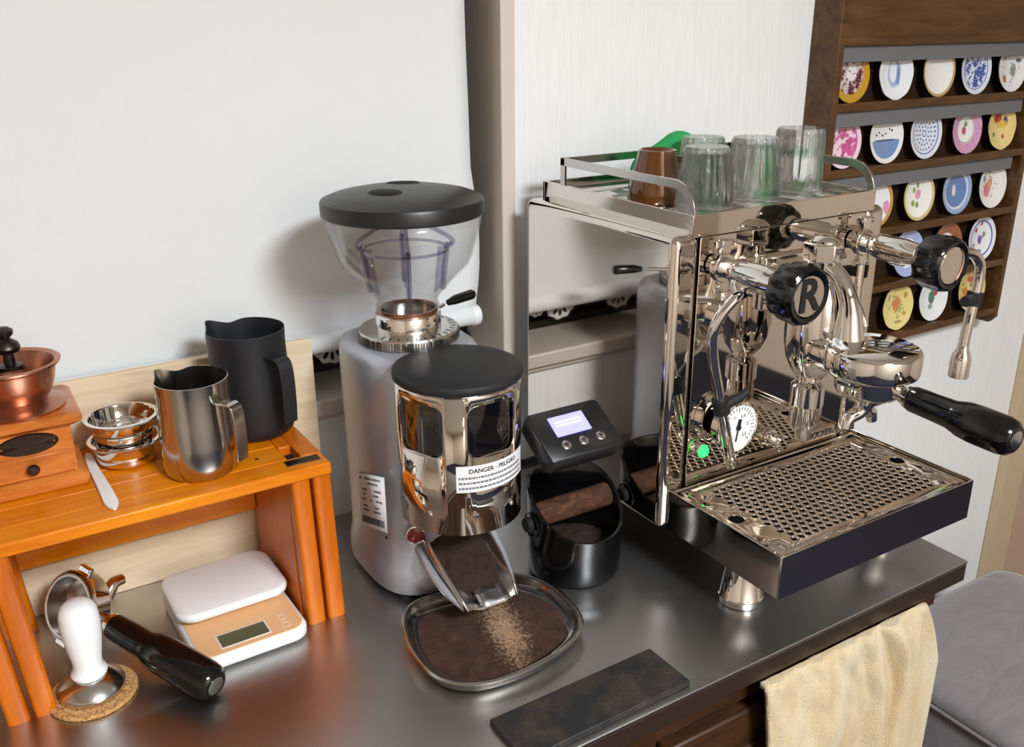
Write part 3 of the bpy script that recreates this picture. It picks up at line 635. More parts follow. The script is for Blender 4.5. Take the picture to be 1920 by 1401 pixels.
def portafilter(name, lab, M, hl=0.125, tilt=0.05, bent_spout=True):
    """local: axis z, rim at z=0, body below, handle towards -y"""
    t = thing(name, lab, 'portafilter'); t.matrix_world = M
    O('bowl', lathe([(0.0295, -0.002), (0.0345, 0.0), (0.0355, -0.002), (0.0345, -0.004), (0.0335, -0.020), (0.030, -0.025), (0.018, -0.029), (0.015, -0.034), (0, -0.034)], 56), 'chrome', t)
    O('basket', lathe([(0.0318, 0.0008), (0.0330, 0.0014), (0.0318, 0.0020), (0.0292, 0.0016), (0.0285, -0.010), (0.0275, -0.0125), (0.0270, -0.020), (0.0235, -0.0235), (0, -0.0235)], 56), 'steel_satin', t)
    for a in (0, PI): O('ear', box((math.cos(a)*0.0365, math.sin(a)*0.0365, -0.0065), (0.010, 0.016, 0.006)), 'chrome', t, bev=0.0012)
    O('spout', tube([(0, 0, -0.030), (0, 0.002, -0.040), (0.006, 0.004, -0.047), (0.017, 0.006, -0.052), (0.021, 0.006, -0.062)], [0.0095, 0.0085, 0.0075, 0.0065, 0.0055], 14, 5), 'chrome', t)
    O('spout', tube([(0, 0, -0.030), (0, 0.002, -0.040), (-0.006, 0.004, -0.047), (-0.017, 0.006, -0.052), (-0.021, 0.006, -0.062)], [0.0095, 0.0085, 0.0075, 0.0065, 0.0055], 14, 5), 'chrome', t)
    d = Vector((0, -math.cos(tilt), -math.sin(tilt))); b0 = Vector((0, -0.031, -0.014)); A = axis_M(b0, d)
    O('neck', lathe([(0.0075, 0), (0.0070, 0.006), (0.0085, 0.009), (0.0085, 0.012), (0.0110, 0.014), (0.0115, 0.019), (0, 0.019)], 24, A), 'chrome', t)
    g = O('grip', lathe([(0, 0.018), (0.0118, 0.018), (0.0128, 0.021), (0.0132, 0.045), (0.0140, 0.062), (0.0150, 0.066), (0.0172, 0.074), (0.0182, 0.085), (0.0180, hl-0.012), (0.0165, hl-0.004), (0.0125, hl), (0, hl)], 40, A), 'black_gloss', t)
    O('end_cap', lathe([(0.0088, hl-0.0005), (0.0088, hl+0.0006), (0.0075, hl+0.001), (0, hl+0.0008)], 28, A), 'steel_satin', g)
    return t
z_ = Vector((-0.78, -0.45, 0.42)).normalized(); hy = Vector((0.30, -0.95, -0.06)); yy = -(hy-hy.dot(z_)*z_).normalized(); xx = yy.cross(z_)
Mp = Matrix((xx, yy, z_)).transposed().to_4x4(); Mp.translation = (0.038, 0.888, 0.0495)
portafilter('portafilter', 'chrome portafilter with black handle lying on its side under the stand', Mp, 0.150, 0.06)

ck = O('cork_coaster', lathe([(0, 0), (0.038, 0), (0.039, 0.001), (0.039, 0.003), (0.038, 0.004), (0, 0.004)], 56), 'cork', loc=(0.0405, 0.8085, 0)); tag(ck, 'round cork coaster under the white-handled tamper', 'coaster')
tp = thing('tamper', 'white-handled tamper with a steel base standing on cork', 'tamper', (0.0405, 0.8095, 0.0042))
O('base', lathe([(0, 0), (0.0285, 0), (0.0292, 0.001), (0.0292, 0.006), (0.0285, 0.0075), (0.020, 0.014), (0.012, 0.019), (0, 0.019)], 56), 'steel_satin', tp)
O('handle', lathe([(0, 0.018), (0.0150, 0.018), (0.0160, 0.0205), (0.0150, 0.0235), (0.0125, 0.027), (0.0128, 0.034), (0.0150, 0.048), (0.0168, 0.062), (0.0172, 0.074), (0.0165, 0.084), (0.0140, 0.091), (0.009, 0.095), (0, 0.096)], 48), 'white_plastic', tp)
# ------------------------------------------------------------------ grinder
GX, GY = 0.402, 0.856
gr = thing('espresso_grinder', 'silver electric coffee grinder with clear hopper and chrome doser', 'coffee grinder', (GX, GY, 0))
def gsec(z, hw, yf, yb, n=64, e=3.2):
    out = []; cy = (yf+yb)/2; hd = (yb-yf)/2
    for i in range(n):
        a = 2*PI*i/n; c, s = math.cos(a), math.sin(a)
        out.append((hw*math.copysign(abs(c)**(2/e), c), cy+hd*math.copysign(abs(s)**(2/e), s), z))
    return out
O('body', loft([gsec(*a) for a in ((0.006, .064, -.078, .076), (0.009, .0685, -.084, .080), (0.024, .0690, -.085, .081), (0.034, .0675, -.082, .079), (0.046, .0650, -.079, .077), (0.10, .0650, -.078, .077), (0.18, .0655, -.074, .077), (0.245, .0660, -.072, .077), (0.260, .0650, -.071, .076), (0.268, .0610, -.067, .072), (0.2705, .0540, -.060, .065))]), 'cast_silver', gr, ang=50)
for sx in (-1, 1):
    for sy in (-1, 1): O('foot', lathe([(0.008, 0), (0.009, 0.008), (0, 0.008)], 16, Matrix.Translation((sx*0.046, sy*0.058, 0))), 'rubber', gr)
cr = O('grind_collar', lathe([(0, 0.2685), (0.047, 0.2685), (0.051, 0.2705), (0.0525, 0.2715), (0.0525, 0.2805), (0.0515, 0.2825), (0.040, 0.2835), (0, 0.2835)], 160, None, lambda a, z: 1+(0.010 if (int(a/(2*PI)*160) % 2 and 0.271 < z < 0.281) else 0)), 'steel_satin', gr)
bm = bm_()
for i in range(120):
    a = 2*PI*i/120; add_box(bm, (0.0528*math.cos(a), 0.0528*math.sin(a), 0.2760), (0.0016, 0.0014, 0.0082), Matrix.Rotation(a, 3, 'Z'))
add_lathe(bm, [(0.0520, 0.2716), (0.0527, 0.2716), (0.0527, 0.2804), (0.0520, 0.2804)], 96)
O('knurled_band', bm, 'steel_dark', cr)
for a in (-118, -60, 20): O('collar_pin', lathe([(0.0022, 0), (0.0018, 0.0015), (0, 0.0015)], 12, axis_M((0.0525*math.cos(math.radians(a)), 0.0525*math.sin(math.radians(a)), 0.276), (math.cos(math.radians(a)), math.sin(math.radians(a)), 0))), 'brass', cr)
for i in range(14):
    a = math.radians(-150+i*11); bm = box((0, 0, 0), (0.0008, 0.006 if i % 3 else 0.009, 0.0003), None)
    for v in bm.verts: v.co = Matrix.Rotation(a-PI/2, 3, 'Z') @ v.co+Vector((0.047*math.cos(a), 0.047*math.sin(a), 0.2834))
    O('tick', bm, 'ink', cr)
O('adjust_ring', lathe([(0.0305, 0.2835), (0.0345, 0.2835), (0.0345, 0.298), (0.0335, 0.300), (0.0305, 0.300)], 56), 'chrome', gr)
lv = tube([(0.030, 0.018, 0.2865), (0.060, 0.034, 0.2885)], 0.0024, 10); lvo = O('collar_lever', lv, 'chrome', gr)
O('lever_grip', tube([(0.068, 0.038, 0.2885), (0.078, 0.041, 0.2895), (0.103, 0.047, 0.2905), (0.106, 0.048, 0.2905)], [0.0035, 0.0055, 0.006, 0.0045], 14), 'black_gloss', lvo)
# hopper: clear polycarbonate
hp = [(0.0295, 0.286), (0.0305, 0.298), (0.0330, 0.3065), (0.0310, 0.3125), (0.0345, 0.3190), (0.0520, 0.3390), (0.0650, 0.3520), (0.0690, 0.3610), (0.0755, 0.3830), (0.0795, 0.4050)]
O('hopper', lathe(hp, 72), 'clear_plastic', gr, solid=0.0016)
O('hopper_throat', lathe([(0.029, 0.300), (0.0315, 0.300), (0.0315, 0.304), (0.029, 0.304), (0.029, 0.300)], 48), 'copper', gr)
lid = O('hopper_lid', lathe([(0.0805, 0.4025), (0.0825, 0.404), (0.0828, 0.4155), (0.0815, 0.4180), (0.070, 0.4225), (0.05, 0.4265), (0.025, 0.4285), (0, 0.429), (0, 0.425), (0.05, 0.422), (0.0805, 0.413), (0.0805, 0.4025)], 72), 'black_plastic', gr)
for a, rr in ((212, 0.030), (62, 0.033)):
    ca, sa = math.cos(math.radians(a)), math.sin(math.radians(a))
    bm = lathe([(0, 0.4300), (0.0125, 0.4296), (0.0165, 0.4272), (0.0165, 0.4262), (0, 0.4262)], 36)
    for v in bm.verts:
        v.co.y *= 1.0; v.co.x *= 1.25; v.co = Matrix.Rotation(math.radians(a)+PI/2, 3, 'Z') @ v.co
        v.co.x += ca*rr*1.0; v.co.y += sa*rr*1.0; rad = math.hypot(v.co.x, v.co.y); v.co.z += -0.0003-2.0*max(0, rad-0.02)**2*1.0
    O('finger_recess', bm, 'dark_hole', lid)
ins = O('hopper_insert', lathe([(0.0430, 0.3645), (0.0445, 0.3645), (0.0445, 0.3675), (0.0430, 0.3675), (0.0430, 0.3645)], 56), 'clear_insert', gr)
for k in range(4):
    a = math.radians(-112+90*k); c, s = math.cos(a), math.sin(a); bm = bm_()
    add_tube(bm, [(c*0.003, s*0.003, 0.4025), (c*0.030, s*0.030, 0.3860), (c*0.0485, s*0.0485, 0.3740), (c*0.0475, s*0.0475, 0.3680), (c*0.0435, s*0.0435, 0.3670), (c*0.0375, s*0.0375, 0.3215)], [0.0026, 0.0022, 0.0022, 0.0024, 0.003, 0.0028], 8, 4)
    O('insert_fin', bm, 'clear_insert', ins)
    bm = bm_(); poly = [(0.028, 0.317), (0.0385, 0.3265), (0.0435, 0.367), (0.034, 0.367)]
    M = Matrix(((c, 0, -s, 0), (s, 0, c, 0), (0, 1, 0, 0), (0, 0, 0, 1)))
    O('insert_wall', prism(poly, -0.0008, 0.0008, M), 'clear_insert', ins)
O('insert_peak', lathe([(0.006, 0.398), (0.0045, 0.404), (0, 0.406)], 16), 'clear_insert', ins)

# doser
DY = -0.106; DR = 0.0605
def cyl_pt(th, z, r=DR): return (-r*math.sin(th), DY-r*math.cos(th), z)       # th 0 points to -y, positive towards -x
def rr_uv(c, hw, z0, z1, rad):
    P = rrect(2*hw, z1-z0, rad, 5); return [(c+p[0], (z0+z1)/2+p[1]) for p in P]
Rr = DR
wins = [rr_uv(math.radians(-5)*Rr, math.radians(26)*Rr, 0.1985, 0.252, 0.010), rr_uv(math.radians(68)*Rr, math.radians(26)*Rr, 0.1985, 0.252, 0.010)]
N = 72; half = PI*Rr-1e-4
outer = [(-half+2*half*i/N, 0.118) for i in range(N+1)]+[(half-2*half*i/N, 0.264) for i in range(N+1)]
V, F = holed(outer, wins, [((-half+2*half*i/N, 0.118), (-half+2*half*i/N, 0.264)) for i in range(1, N)])
bm = tri_bm(V, F, lambda v: cyl_pt(v.x/Rr, v.y)); bmesh.ops.remove_doubles(bm, verts=bm.verts, dist=2e-4)
ds = O('doser', bm, 'steel_mirror', gr, solid=0.0012, solid_off=1, ang=60)
for c in (-5, 68):
    bm = bm_(); n_ = 12; vv = [[bm.verts.new(cyl_pt(math.radians(c-28+56*i/n_), z, DR-0.0022)) for z in (0.195, 0.256)] for i in range(n_+1)]
    for a, b_ in zip(vv, vv[1:]): bm.faces.new((a[0], b_[0], b_[1], a[1]))
    O('window', bm, 'window_film', ds)
    O('window_frame', tube([cyl_pt(p[0]/Rr, p[1], DR+0.0004) for p in wins[0 if c < 0 else 1]], 0.0010, 6, closed=True), 'chrome', ds)
O('vane_wheel', lathe([(0.004, 0.19), (0.004, 0.225), (0, 0.225)], 16, Matrix.Translation((0, DY, 0))), 'steel_dark', ds)
for k in range(6):
    a = k*PI/3+0.3; O('vane', box((0, 0, 0), (0.001, 0.05, 0.03), None), 'steel_dark', ds, loc=(0.028*math.cos(a), DY+0.028*math.sin(a), 0.205), rot=(0, 0, a-PI/2))
O('doser_floor', lathe([(0, 0.120), (0.0595, 0.120), (0.0595, 0.19), (0.057, 0.19), (0.057, 0.187), (0, 0.187)], 56, Matrix.Translation((0, DY, 0))), 'steel_dark', ds)
O('doser_base', lathe([(0, 0.108), (0.030, 0.108), (0.036, 0.112), (0.040, 0.119), (0, 0.119)], 48, Matrix.Translation((0, DY-0.012, 0))), 'foil', ds)
O('doser_lid', lathe([(0, 0.262), (0.0620, 0.262), (0.0635, 0.2635), (0.0640, 0.267), (0.0630, 0.2705), (0.059, 0.2725), (0.05, 0.2740), (0, 0.2748)], 72, Matrix.Translation((0, DY, 0))), 'black_matte', gr)
for th in (15, 58, -26):
    t = math.radians(th); O('rivet', lathe([(0.0030, -0.001), (0.0030, 0.0012), (0.0018, 0.0024), (0, 0.0026)], 16, axis_M(cyl_pt(t, 0.1385), (-math.sin(t), -math.cos(t), 0))), 'chrome', ds)
# printed warning label wrapped on the doser
def patch(t0, t1, z0, z1, r, n_=24, dz=0.0):
    bm = bm_(); vv = [[bm.verts.new(cyl_pt(math.radians(t0+(t1-t0)*i/n_), z, r)) for z in (z0, z1)] for i in range(n_+1)]
    for a, b_ in zip(vv, vv[1:]): bm.faces.new((a[0], b_[0], b_[1], a[1]))
    return bm
wl = O('warning_label', patch(32, -47, 0.1645, 0.1920, DR+0.0016), 'white_label', ds, label='white warning label')
def wrap(c, zc): return lambda p: cyl_pt(math.radians(c)-p.x/DR, zc+p.y, DR+0.0019+p.z)
O('warning_text', text_bm('DANGER - PELIGRO', 0.0062, wrap(-5, 0.1862), bold=0.00012), 'ink', wl)
random.seed(3)
bm = bm_()
for row, z in enumerate((0.1795, 0.1742, 0.1689)):
    u = -0.039
    while u < 0.034:
        w = random.uniform(0.0012, 0.004)
        f = wrap(-7, z); q = [f(Vector((a, b_, 0))) for a, b_ in ((u, -0.0011), (u+w, -0.0011), (u+w, 0.0011), (u, 0.0011))]
        bm.faces.new([bm.verts.new(p) for p in q]); u += w+0.0008
O('warning_print', bm, 'ink_grey', wl)
# rating plate on the left flank
def lp(u, v, o=0.0): return (-0.0663-o, -0.031-u*0.035, 0.107+v*0.032+u*0.0115)
def lquads(L, o):
    bm = bm_()
    for u0, u1, v0, v1 in L: bm.faces.new([bm.verts.new(lp(u, v, o)) for u, v in ((u0, v0), (u1, v0), (u1, v1), (u0, v1))])
    return bm
rp = O('rating_label', lquads([(-1, 1, -1, 1)], 0.0), 'white_label', gr, solid=0.0003, label='white rating label with a barcode')
L = []
for v, segs in ((0.84, ((-.9, -.72), (-.5, .7))), (0.66, ((-.3, .5),)), (0.42, ((-.75, -.35), (.2, .75))), (0.24, ((-.7, -.5), (.1, .5))), (0.05, ((-.8, -.45), (-.1, .0), (.3, .8))), (-0.2, ((-.7, -.4), (.2, .5))), (-0.36, ((-.7, -.3), (.1, .6)))):
    for u0, u1 in segs:
        u = u0
        while u < u1: w = random.uniform(0.03, 0.11); L.append((u, min(u1, u+w), v-0.035, v+0.035)); u += w+0.025
u = -0.9
while u < 0.85: w = random.uniform(0.012, 0.035); L.append((u, u+w, -0.86, -0.6)); u += w+random.uniform(0.008, 0.022)
O('label_print', lquads(L, 0.0004), 'ink', rp)
for y in (-0.012, -0.038, -0.060): O('vent_hole', lathe([(0, 0.001), (0.0018, 0.001), (0.0018, 0)], 10, axis_M((-0.0648, y, 0.078), (-1, 0, 0))), 'dark_hole', gr)
sw = O('switch_bezel', lathe([(0.0085, 0), (0.0105, 0.0), (0.0100, 0.003), (0.0085, 0.0035), (0.0085, 0)], 32, axis_M((-0.0405, -0.0775, 0.083), (-0.34, -1, 0.08))), 'steel_satin', gr)
O('switch', lathe([(0.0085, 0), (0.0085, 0.003), (0.0065, 0.0042), (0, 0.0044)], 32, axis_M((-0.0405, -0.0775, 0.083), (-0.34, -1, 0.08))), 'red_switch', sw)
# fork and chute below the doser
def chute_sec(y, z, w, h): return [(-w, y, z+h), (-w-0.002, y, z+h*0.6), (-w+0.004, y, z+0.004), (-w+0.014, y, z), (w-0.014, y, z), (w-0.004, y, z+0.004), (w+0.002, y, z+h*0.6), (w, y, z+h)]
bm = bm_(); rows = [[bm.verts.new(p) for p in chute_sec(*a)] for a in ((-0.075, 0.060, 0.033, 0.030), (-0.100, 0.054, 0.034, 0.024), (-0.130, 0.045, 0.033, 0.018), (-0.158, 0.036, 0.030, 0.010), (-0.168, 0.032, 0.028, 0.004))]
for a, b_ in zip(rows, rows[1:]):
    for i in range(7): bm.faces.new((a[i], a[i+1], b_[i+1], b_[i]))
ch = O('chute', bm, 'steel_satin', gr, solid=0.0016, ang=60)
O('chute_bracket', bx(-0.028, 0.028, -0.080, -0.070, 0.052, 0.108), 'cast_silver', gr, bev=0.003)
O('fork', tube([(-0.034, -0.076, 0.062), (-0.038, -0.105, 0.054), (-0.036, -0.135, 0.044), (-0.028, -0.160, 0.034)], [0.0065, 0.0055, 0.0045, 0.0035], 14, 5), 'cast_silver', gr)
O('fork', tube([(0.040, -0.074, 0.085), (0.042, -0.105, 0.062), (0.037, -0.135, 0.046), (0.030, -0.158, 0.036)], [0.0065, 0.0055, 0.0045, 0.0035], 14, 5), 'cast_silver', gr)
bm = bm_(); g = {}
for i in range(5):
    for j in range(4):
        g[i, j] = bm.verts.new((-0.014+0.034*i/4, -0.150-0.022*j/3, 0.042-0.006*j/3+0.0035*random.random()))
for i in range(4):
    for j in range(3): bm.faces.new((g[i, j], g[i+1, j], g[i+1, j+1], g[i, j+1]))
O('foil_flap', bm, 'foil', gr, solid=0.0005, ang=10)
bm = bm_(); g = {}; NI, NJ = 36, 36
for i in range(NI+1):
    for j in range(NJ+1):
        u = -1+2*i/NI; t = j/NJ; y = -0.078-0.074*t; zc = 0.0605-0.10*0-0.31*(t*0.074)
        hgt = 0.013*(1-u*u)*(1-0.5*t)+0.003*noise.noise(Vector((u*6, t*6, 1)))+0.0012*noise.noise(Vector((u*25, t*25, 1)))
        if t > 0.75: hgt *= (1-t)/0.25
        edge = 0.0335-0.003*t
        g[i, j] = bm.verts.new((u*edge*(1 if t < 0.7 else 1-0.5*(t-0.7)), y, zc+0.001+hgt+0.010*abs(u)**4*(1-t)))
for i in range(NI):
    for j in range(NJ): bm.faces.new((g[i, j], g[i+1, j], g[i+1, j+1], g[i, j+1]))
tag(O('coffee_grounds', bm, 'grounds', loc=(GX, GY, 0), ang=180), 'dark coffee grounds heaped in the grinder chute', 'coffee grounds', kind='stuff')

# catch tray with grounds
ct = thing('catch_tray', 'rounded steel catch tray full of spilled coffee grounds', 'tray', (0.397, 0.692, 0))
fp = [(.455, .757), (.484, .722), (.487, .675), (.474, .634), (.436, .612), (.385, .604), (.338, .612), (.312, .640), (.310, .690), (.325, .738), (.350, .760), (.405, .757)]
fp = [(x-0.397, y-0.692) for x, y in fp]; cl = [(p.x, p.y) for p in catmull([(x, y, 0) for x, y in fp], 6, True)]
def inset(L, e):
    n_ = len(L); out = []
    for i in range(n_):
        a, b_ = Vector(L[i-1]), Vector(L[(i+1) % n_]); t = (b_-a).normalized(); out.append((L[i][0]+t.y*e*SGN, L[i][1]-t.x*e*SGN))
    return out
ar = sum(cl[i-1][0]*cl[i][1]-cl[i][0]*cl[i-1][1] for i in range(len(cl))); SGN = -1 if ar > 0 else 1
def tsec(e, z): return [(x, y, z) for x, y in inset(cl, e)]
secs = [tsec(0.012, 0.001), tsec(0.006, 0.002), tsec(0.002, 0.007), tsec(0.0005, 0.012), tsec(-0.001, 0.0135), tsec(-0.0015, 0.0150), tsec(0.0, 0.0165), tsec(0.0025, 0.0165), tsec(0.0045, 0.0145), tsec(0.006, 0.010), tsec(0.011, 0.0045), tsec(0.017, 0.003)]
O('pan', loft(secs), 'brushed_steel', ct, ang=60)
bm = bm_(); V2, F2 = None, None
rings = []
for k in range(15):
    q = k/14; rg = []
    for (x, y) in inset(cl, 0.0135):
        px, py = x*q, y*q
        e = 1-q; hgt = 0.0034+0.007*min(1, e*2.2)*(0.75+0.45*(py/0.07))+0.0022*noise.noise(Vector((px*45, py*45, 0)))+0.0012*noise.noise(Vector((px*160, py*160, 3)))
        if px < -0.05: hgt -= 0.004*(-0.05-px)/0.03
        rg.append(bm.verts.new((px, py, max(0.0036, hgt))))
    rings.append(rg)
for a, b_ in zip(rings, rings[1:]):
    for i in range(len(a)): bm.faces.new((a[i], a[(i+1) % len(a)], b_[(i+1) % len(a)], b_[i]))
tag(O('coffee_grounds', bm, 'tray_grounds', loc=(0.397, 0.692, 0), ang=180), 'brown and tan coffee grounds spread over the catch tray', 'coffee grounds', kind='stuff')

# ------------------------------------------------------------------ tamping mat
tm = thing('tamping_mat', 'black rubber tamping mat dusted with coffee at the worktop front edge', 'mat', (0.4225, 0.5475, 0), 0.012)
O('pad', bx(-0.092, 0.092, -0.0290, 0.0285, 0.0, 0.0065), 'dust_mat', tm, bev=0.001)

# ------------------------------------------------------------------ knock box
KX, KY, KR = 0.5435, 0.747, 0.0525
kb = thing('knock_box', 'black knock box tub with a wooden bar beside the espresso machine', 'knock box', (KX, KY, 0))
def kz(a):
    s = math.sin(a)                       # -1 front, +1 back
    t = (s+1)/2; t = t*t*(3-2*t); return 0.062+(0.112-0.062)*t+0.004*math.cos(2*a)
bm = bm_(); seg = 96; rings = []
def kring(fr, fz): return [bm.verts.new((fr*math.cos(2*PI*i/seg), fr*math.sin(2*PI*i/seg), fz(2*PI*i/seg))) for i in range(seg)]
rings = [kring(KR-0.008, lambda a: 0.0), kring(KR-0.003, lambda a: 0.0012), kring(KR-0.001, lambda a: 0.005)]
for t in (0.3, 0.6, 0.9): rings.append(kring(KR+0.0005*t, lambda a, t=t: 0.005+(kz(a)-0.005)*t))
rings += [kring(KR+0.0012, lambda a: kz(a)-0.002), kring(KR+0.0012, lambda a: kz(a)), kring(KR-0.0022, lambda a: kz(a)), kring(KR-0.0032, lambda a: kz(a)-0.002)]
for t in (0.7, 0.35, 0.12): rings.append(kring(KR-0.0034, lambda a, t=t: 0.005+(kz(a)-0.005)*t))
rings.append(kring(KR-0.012, lambda a: 0.004))
for a, b_ in zip(rings, rings[1:]):
    for i in range(seg): bm.faces.new((a[i], a[(i+1) % seg], b_[(i+1) % seg], b_[i]))
bm.faces.new(rings[0][::-1]); bm.faces.new(rings[-1])
O('tub', bm, 'black_gloss', kb, ang=50)
bar = O('knock_bar', tube([(-0.048, 0.006, 0.076), (0.048, 0.006, 0.076)], 0.0135, 24), 'bar_wood', kb)
for sx in (-1, 1):
    O('pivot_knob', lathe([(0.0035, 0), (0.0035, 0.003), (0.008, 0.003), (0.0088, 0.0045), (0.0088, 0.0085), (0.0075, 0.010), (0.003, 0.0102), (0, 0.009)], 24, axis_M((sx*0.0515, 0.006, 0.068), (sx, 0, 0))), 'rubber', kb)
    O('pivot_ring', tube([(sx*0.0535, 0.006+0.013*math.cos(2*PI*i/24), 0.066+0.014*math.sin(2*PI*i/24)) for i in range(24)], 0.0012, 6, closed=True), 'black_gloss', kb)
bm = bm_(); rings = []
for k in range(9):
    q = k/8; rings.append([bm.verts.new((0.0485*q*math.cos(2*PI*i/40), 0.0485*q*math.sin(2*PI*i/40), 0.028+0.012*(1-q)+0.004*noise.noise(Vector((q*5*math.cos(2*PI*i/40), q*5*math.sin(2*PI*i/40), 2))))) for i in range(40)])
for a, b_ in zip(rings, rings[1:]):
    for i in range(40): bm.faces.new((a[i], a[(i+1) % 40], b_[(i+1) % 40], b_[i]))
tag(O('coffee_grounds', bm, 'grounds', loc=(KX, KY, 0), ang=180), 'used coffee grounds at the bottom of the black knock box', 'coffee grounds', kind='stuff')
# ------------------------------------------------------------------ espresso machine
MX, MY = 0.768, 0.679
em = thing('espresso_machine', 'polished chrome lever-group espresso machine on the worktop right', 'espresso machine', (MX, MY, 0))
def flare(sx, sy): return lathe([(0, 0), (0.0225, 0), (0.0242, 0.001), (0.0245, 0.008), (0.0232, 0.0095), (0.0185, 0.05), (0.0180, 0.060), (0, 0.060)], 40, Matrix.Translation((sx, sy, 0)))
for sx, sy in ((-0.111, -0.081), (0.111, -0.081), (-0.111, 0.225), (0.111, 0.225)): O('foot', flare(sx, sy), 'chrome', em)
for s in (-1, 1):
    x0, x1 = (-0.159, -0.1250) if s < 0 else (0.1250, 0.159)
    O('side_panel', bx(x0, x1, 0.0, 0.272, 0.0575, 0.384), 'steel_mirror', em, bev=0.009, seg=5)
O('front_panel', bx(-0.1235, 0.1235, 0.0015, 0.008, 0.060, 0.3795), 'steel_mirror', em, bev=0.0006)
O('back_panel', bx(-0.125, 0.125, 0.264, 0.271, 0.06, 0.380), 'steel_satin', em)
O('base_pan', bx(-0.148, 0.148, 0.004, 0.268, 0.0575, 0.066), 'black_plastic', em)
O('inner_seam', bx(-0.1252, 0.1252, 0.008, 0.012, 0.0600, 0.3800), 'dark_hole', em)
# cup tray: four walls, floor with slots, rail
bm = bm_(); t = 0.0035
add_bx(bm, -0.137, 0.137, 0.0, t, 0.3805, 0.4035); add_bx(bm, -0.137, 0.137, 0.262, 0.262+t, 0.3805, 0.4035)
add_bx(bm, -0.137, -0.137+t, t, 0.262, 0.3805, 0.4035); add_bx(bm, 0.137-t, 0.137, t, 0.262, 0.3805, 0.4035)
O('cup_tray', bm, 'steel_mirror', em, bev=0.0006)
O('body_top', bx(-0.1255, 0.1255, 0.008, 0.264, 0.3745, 0.3805), 'steel_satin', em)
holes = [[(cx+p[0], cy+p[1]) for p in rrect(0.004, 0.030, 0.002, 3)] for cx in (-0.10, -0.06, -0.02, 0.02, 0.06, 0.10) for cy in (0.06, 0.13, 0.20)]
V, F = holed([(-0.1335, 0.0035), (0.1335, 0.0035), (0.1335, 0.262), (-0.1335, 0.262)], holes)
O('cup_floor', tri_bm(V, F, lambda v: (v.x, v.y, 0.3925)), 'steel_satin', em, solid=0.001)
for s in (-1, 1):
    x = s*0.1335
    path = [(x, 0.232, 0.4300)]+[(x, y, 0.4300) for y in (0.18, 0.12, 0.06)]+[(x, 0.034-0.030*math.sin(a), 0.4000+0.030*math.cos(a)) for a in [PI/2*i/8 for i in range(9)]]
    O('cup_rail', ribbon(path, (1, 0, 0), 0.0045, 0.0018), 'steel_satin', em, bev=0.0005)
    O('rail_post', bx(x-0.0018, x+0.0018, 0.2235, 0.232, 0.392, 0.4345), 'steel_satin', em, bev=0.0005)
O('cup_rail', bx(-0.1335, 0.1335, 0.2285, 0.232, 0.4255, 0.4345), 'steel_satin', em, bev=0.0005)
# drip tray with perforated grate
bm = bm_(); t = 0.0016; X0, X1, Y0, Y1, Z0, Z1 = -0.150, 0.150, -0.164, 0.0, 0.0585, 0.1062
add_bx(bm, X0, X1, Y0, Y0+t, Z0, Z1); add_bx(bm, X0, X0+t, Y0+t, Y1, Z0, Z1); add_bx(bm, X1-t, X1, Y0+t, Y1, Z0, Z1); add_bx(bm, X0, X1, Y1-t, Y1, Z0, Z1-0.004); add_bx(bm, X0, X1, Y0+t, Y1, Z0, Z0+t)
dt = O('drip_tray', bm, 'steel_mirror', em, bev=0.0006)
holes = []; hr = 0.0036; px_ = 0.0102
for j in range(14):
    y = -0.141+j*px_*0.866
    for i in range(24):
        x = -0.108+i*px_+(px_/2 if j % 2 else 0)
        if x > 0.112 or y > -0.018: continue
        holes.append([(x+hr*math.cos(2*PI*k/10), y+hr*math.sin(2*PI*k/10)) for k in range(10)])
for x in (-0.128, 0.128): holes.append([(x+0.0085*math.cos(2*PI*k/20), -0.082+0.0085*math.sin(2*PI*k/20)) for k in range(20)])
V, F = holed([(X0+0.004, Y0+0.0045), (X1-0.004, Y0+0.0045), (X1-0.004, -0.004), (X0+0.004, -0.004)], holes)
O('drip_grate', tri_bm(V, F, lambda v: (v.x, v.y, 0.1015)), 'steel_mirror', em, solid=0.0012)
O('grate_lip', tube([(X0+0.006, Y0+0.0065, 0.1022), (X1-0.006, Y0+0.0065, 0.1022), (X1-0.006, -0.004, 0.1022), (X0+0.006, -0.004, 0.1022)], 0.0012, 6, closed=True), 'chrome', dt)
O('tray_liner', bx(X0+0.004, X1-0.004, Y0+0.004, -0.006, 0.0645, 0.0655), 'black_plastic', dt)
# front fittings
ga = O('pressure_gauge', lathe([(0.012, 0.0), (0.012, 0.004), (0.0265, 0.006), (0.0285, 0.008), (0.0285, 0.017), (0.0300, 0.0185), (0.0300, 0.0215), (0.0270, 0.0225), (0.0262, 0.0200), (0, 0.0200)], 56, axis_M((-0.071, 0.001, 0.168), (0, -1, 0))), 'chrome', em)
O('dial', lathe([(0.0262, 0.0202), (0, 0.0202)], 48, axis_M((-0.071, 0.001, 0.168), (0, -1, 0))), 'white_label', ga)
bm = bm_()
for i in range(25):
    a = math.radians(225-270*i/24); r0 = 0.0205 if i % 4 else 0.0185
    M = Matrix.Translation((-0.071, -0.0196, 0.168)) @ Matrix.Rotation(-a, 4, 'Y')
    add_box(bm, (0, 0, 0), (0.024-r0, 0.0003, 0.0006)); 
    for v in list(bm.verts)[-8:]: v.co = M @ (v.co+Vector(((0.024+r0)/2, 0, 0)))
O('dial_marks', bm, 'ink', ga)
for i, tx in enumerate(('0', '0,5', '1', '1,5', '2', '2,5')):
    a = math.radians(225-270*i/5)
    O('dial_number', text_bm(tx, 0.0058, lambda p, a=a: (-0.071+0.0140*math.cos(a)+p.x, -0.0197-p.z, 0.168+0.0140*math.sin(a)+p.y)), 'ink', ga)
